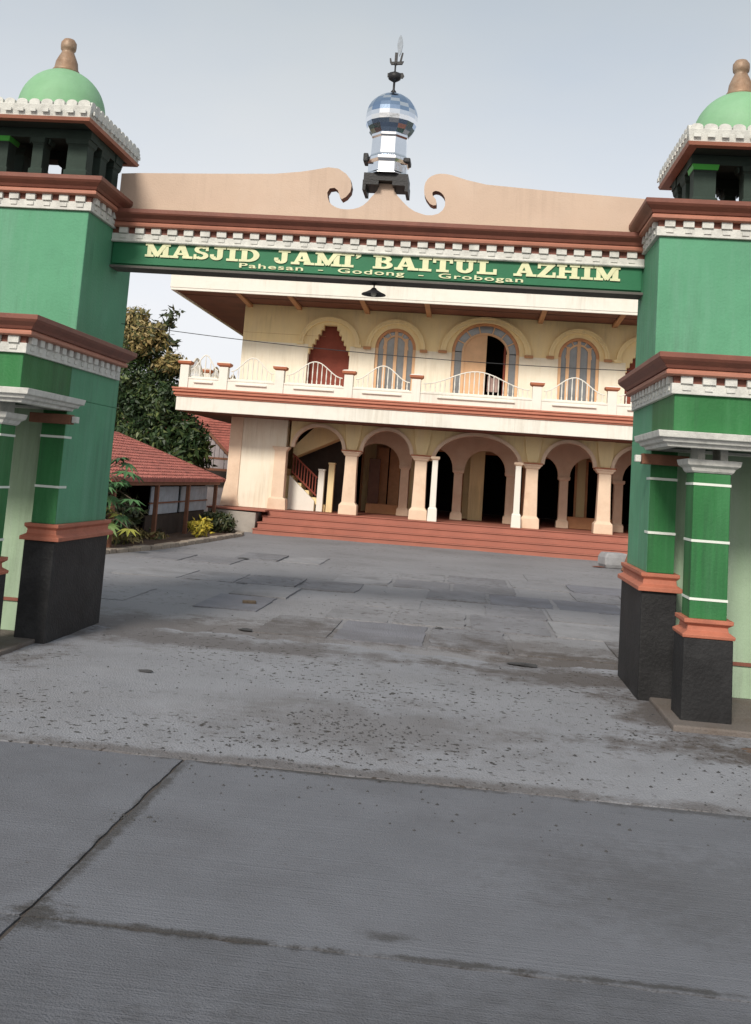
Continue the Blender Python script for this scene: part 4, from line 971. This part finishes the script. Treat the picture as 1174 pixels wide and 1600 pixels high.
for i in range(14):
    t = i/14; z = 2.35+1.4*t; y = 38.25+1.9*t
    mb.box(-14.6+1.5*t, -7.5-2.35*t, y, y+.04, z-.02, z+.05)
o = HP('tile_courses', mb, 'tile'); o['kind'] = 'stuff'

# ------------------------------------------------------------------ heap by the right tower
def bag(x, y, z, sx, sy, sz, rz, label, m='stone', name='cement_block', cat='concrete block'):
    me = mesh(MB().taper(0, 0, [(.42, .42, 0), (.5, .5, .25), (.5, .49, .7), (.40, .43, 1)]), name); 
    o = obj(name, me, m, None, .06, (x, y, z)); o.scale = (sx, sy, sz); o.rotation_euler.z = rz; tag(o, label, cat); return o
bag(3.52, 25.0, .03, .62, .45, .36, .3, 'pale grey rounded concrete block in front of the steps, lying by itself')
bag(4.05, 24.7, .03, .5, .5, .42, -.2, 'pale brownish concrete block half hidden behind the right gate tower', 'cement')
rock(3.15, 24.7, .09, 21, 'thin brown stone at the left foot of the pale concrete block', m='brown', sc=(1.7, .8, .35))
tag(obj('wood_plank', MB().box(-.06, .06, -.02, .02, 0, .95), 'timber', None, .004, (3.62, 24.1, .03)), 'weathered brown plank leaning on the concrete block by the right tower', 'plank').rotation_euler = (-.5, .55, .2)
tag(obj('wood_plank', MB().box(-.05, .05, -.02, .02, 0, .75), 'cement', None, .004, (3.85, 24.0, .03)), 'short grey plank leaning steeply beside the brown plank', 'plank').rotation_euler = (-.35, .25, .2)

# ------------------------------------------------------------------ plants
def leaves(name, blobs, n, size, m, parent=None, seed=1, kind_long=2.0, tint=lambda p, r: r.random(), droop=.3):
    rg = np.random.default_rng(seed); r = random.Random(seed)
    wts = np.array([b[3]*b[4]*b[5] for b in blobs])**.67; wts /= wts.sum()
    V = []; Fc = []; T = []
    pick = rg.choice(len(blobs), n, p=wts)
    for bi in pick:
        cx, cy, cz, rx, ry, rz = blobs[bi]
        d = rg.normal(size=3); d /= np.linalg.norm(d); rad = rg.random()**.33*(.80+.42*mn.noise(Vector((d[0]*2.6+bi, d[1]*2.6, d[2]*2.6))))
        p = np.array([cx+d[0]*rx*rad, cy+d[1]*ry*rad, cz+d[2]*rz*rad])
        nrm = d+rg.normal(size=3)*.7+np.array([0, -.2, .4]); nrm /= np.linalg.norm(nrm)
        u = np.cross(nrm, rg.normal(size=3)); u /= np.linalg.norm(u); u[2] -= droop; u /= np.linalg.norm(u); w = np.cross(nrm, u); w /= np.linalg.norm(w)
        s = size*(.45+1.1*rg.random()); k = len(V)
        V += [tuple(p), tuple(p+u*s*.5*kind_long*.5+w*s*.3), tuple(p+u*s*kind_long*.5*1.6), tuple(p+u*s*.5*kind_long*.5-w*s*.3)]
        Fc.append((k, k+1, k+2, k+3)); tt = tint(p, r); T += [tt]*4
    me = bpy.data.meshes.new(name); me.from_pydata(V, [], Fc); a = me.attributes.new('tint', 'FLOAT', 'POINT'); a.data.foreach_set('value', T)
    me.update(); o = bpy.data.objects.new(name, me); me.materials.append(MT[m]); COL.objects.link(o)
    if parent: o.parent = parent
    return o
def tree(name, label, x, y, blobs, trunk_r, forks, n, size, seed, young=0, m='leaf', cat='tree'):
    T = thing(name, label, cat, (x, y, 0))
    mb = MB().tube([(0, 0, -.05), (.03, 0, .8), (.0, .05, 1.8), (.08, 0, 2.8)], [trunk_r, trunk_r*.85, trunk_r*.7, trunk_r*.5], 10)
    for f in forks: mb.tube([(.0, .02, 1.5), ((f[0])*.45, f[1]*.45, 1.5+(f[2]-1.5)*.6), f], [trunk_r*.5, trunk_r*.35, trunk_r*.12], 7)
    obj('trunk', mb, 'bark', T)
    c = leaves('crown', blobs, n, size, m, T, seed, tint=lambda p, r: min(1, max(0, .38+.30*r.gauss(0, 1)+.6*mn.noise(Vector((p[0]*1.1, p[1]*1.1, p[2]*1.3))))))
    c['kind'] = 'stuff'
    if young:
        top = [b for b in blobs if b[2] > young]
        q = leaves('young_leaves', [(b[0]+.1, b[1]-.35, b[2]+b[5]*.25, b[3]*.95, b[4]*.9, b[5]*.85) for b in top], int(n*.22), size*1.05, 'young', T, seed+5)
        q['kind'] = 'stuff'
    return T
blobs = [(0, 0, 4.1, 1.3, 1.3, 1.2), (.9, -.3, 3.4, 1.25, 1.2, 1.1), (-.7, 0, 3.3, 1.6, 1.4, 1.4), (.2, -.4, 5.2, .85, .9, .75), (-.3, 0, 5.9, .7, .7, .55),
         (1.0, 0, 4.6, .65, .8, .5), (1.6, -.1, 2.6, .95, 1, .9), (.6, -.6, 2.2, 1.5, 1.2, .9), (-.2, .0, 1.9, 1.8, 1.2, .8), (-1.7, 0, 4.6, 1.4, 1.3, 1.4), (1.35, -.3, 3.7, .7, .9, .6),
         (.45, -.2, 5.6, .5, .6, .4), (1.95, 0, 1.9, .7, .8, .6), (-1.4, 0, 2.5, 1.6, 1.2, 1.2)]
tree('mango_tree', 'tall leafy dark green tree with bronze young leaves behind the tiled shed', -10.35, 31, blobs, .22,
     [(.9, 0, 3.6), (-.8, 0, 3.8), (.1, -.2, 5.2), (1.4, 0, 2.6), (-1.5, .2, 4.6)], 42000, .095, 3, 4.3)
T = thing('young_tree', 'thin young tree top with sparse leaves rising beside the big dark tree', 'tree', (-9.9, 32.3, 0))
obj('trunk', MB().tube([(0, 0, 0), (.05, 0, 2.5), (0, 0, 4.6), (.03, 0, 6.6)], [.06, .05, .03, .01], 8), 'bark', T)
leaves('crown', [(0, 0, 6.35, .36, .3, .34), (.2, 0, 6.6, .25, .2, .12), (-.2, 0, 6.1, .25, .2, .12), (0, 0, 5.6, .4, .3, .35)], 190, .16, 'shrub', T, 9)['kind'] = 'stuff'
tree('garden_tree', 'small rounded dark green tree close to the mosque side wall behind the shed', -8.15, 30.2,
     [(0, 0, 2.3, .55, .6, .55), (-.5, 0, 1.9, .6, .6, .6), (-.2, 0, 2.75, .35, .4, .35), (-.9, 0, 2.4, .5, .5, .5)], .08, [(-.4, 0, 2.2), (.1, 0, 2.5)], 2600, .14, 12)
# papaya-like plant in front of the shed
PP = thing('papaya_plant', 'broad leaved green plant with a few yellow leaves beside the left gate tower', 'plant', (-6.75, 18.75, 0))
obj('stem', MB().tube([(0, 0, 0), (.03, 0, .6), (0, 0, 1.55)], [.05, .04, .03], 8), 'bark', PP)
r = random.Random(4)
pv = []; pf = []; pt = []
for i in range(34):
    a = r.uniform(0, 6.28); l = r.uniform(.3, .85); z0 = r.uniform(.5, 1.5); zt = z0+r.uniform(-.15, .3)
    ex, ey = l*math.cos(a), l*math.sin(a)
    obj('leaf_stalk', MB().tube([(0, 0, z0), (ex*.6, ey*.6, (z0+zt)/2+.12), (ex, ey, zt)], .008, 5), 'bark', PP)
    k = len(pv); R1 = r.uniform(.15, .30); tl = Vector((r.uniform(-.4, .4), r.uniform(-.8, .1), 1)).normalized(); ux = tl.orthogonal().normalized(); uy = tl.cross(ux)
    pv.append((ex, ey, zt)); tt = r.random()*.6 if zt > .9 else r.uniform(.5, 1)
    for j in range(18):
        rr = R1*(1 if j % 2 == 0 else .48); an = 2*math.pi*j/18
        p = Vector((ex, ey, zt))+rr*(math.cos(an)*ux+math.sin(an)*uy)-Vector((0, 0, .10*rr/R1*(1 if j % 2 == 0 else .3))); pv.append(tuple(p))
    me = bpy.data.meshes.new('leaf'); me.from_pydata(pv[k:], [], [(0, 1+j, 1+(j+1) % 18) for j in range(18)])
    at = me.attributes.new('tint', 'FLOAT', 'POINT'); at.data.foreach_set('value', [tt]*19); me.materials.append(MT['papaya'])
    o = bpy.data.objects.new('leaf', me); COL.objects.link(o); o.parent = PP
def shrub(name, label, x, y, blobs, n, size, m, seed):
    T = thing(name, label, 'shrub', (x, y, 0)); r = random.Random(seed); mb = MB()
    for i in range(7): a = r.uniform(0, 6.28); mb.tube([(0, 0, 0), (.1*math.cos(a), .1*math.sin(a), .2), (.25*math.cos(a), .25*math.sin(a), .42)], [.015, .01, .004], 5)
    obj('stems', mb, 'bark', T); leaves('foliage', blobs, n, size, m, T, seed, tint=lambda p, r: r.random())['kind'] = 'stuff'
shrub('golden_shrub', 'small bright yellow green shrub inside the curve of the kerb', -6.12, 23.9, [(0, 0, .27, .30, .3, .22), (.1, 0, .42, .18, .2, .14), (-.15, 0, .36, .18, .2, .12)], 620, .06, 'yellow', 31)
shrub('dark_shrub', 'low dark green shrub between the yellow shrub and the mosque steps', -6.15, 26.2, [(0, 0, .32, .42, .4, .30), (-.3, 0, .36, .35, .35, .28)], 1500, .07, 'shrub', 32)
shrub('leafy_shrub', 'dull green shrub under the shed eave beside the timber post', -7.2, 21.2, [(0, 0, .6, .5, 1.0, .55), (.1, -.9, .55, .5, .6, .5)], 3600, .10, 'shrub', 33)
shrub('dry_shrub', 'brownish straggly shrub along the kerb near the left tower', -6.75, 20.6, [(0, 0, .22, .35, 1.2, .16), (0, 1.8, .15, .3, .6, .12)], 520, .07, 'young', 34)
# far green mass beyond the plot
hb = []; r = random.Random(8)
for i in range(26): hb.append((-34+i*2.6, 52+r.uniform(-2, 2), 1.0+r.random()*.8, 2.2, 2, 1.4+r.random()*.8))
o = leaves('distant_trees', hb, 9000, .42, 'leaf', None, 41); o['kind'] = 'stuff'; o['label'] = 'far belt of trees behind the houses'
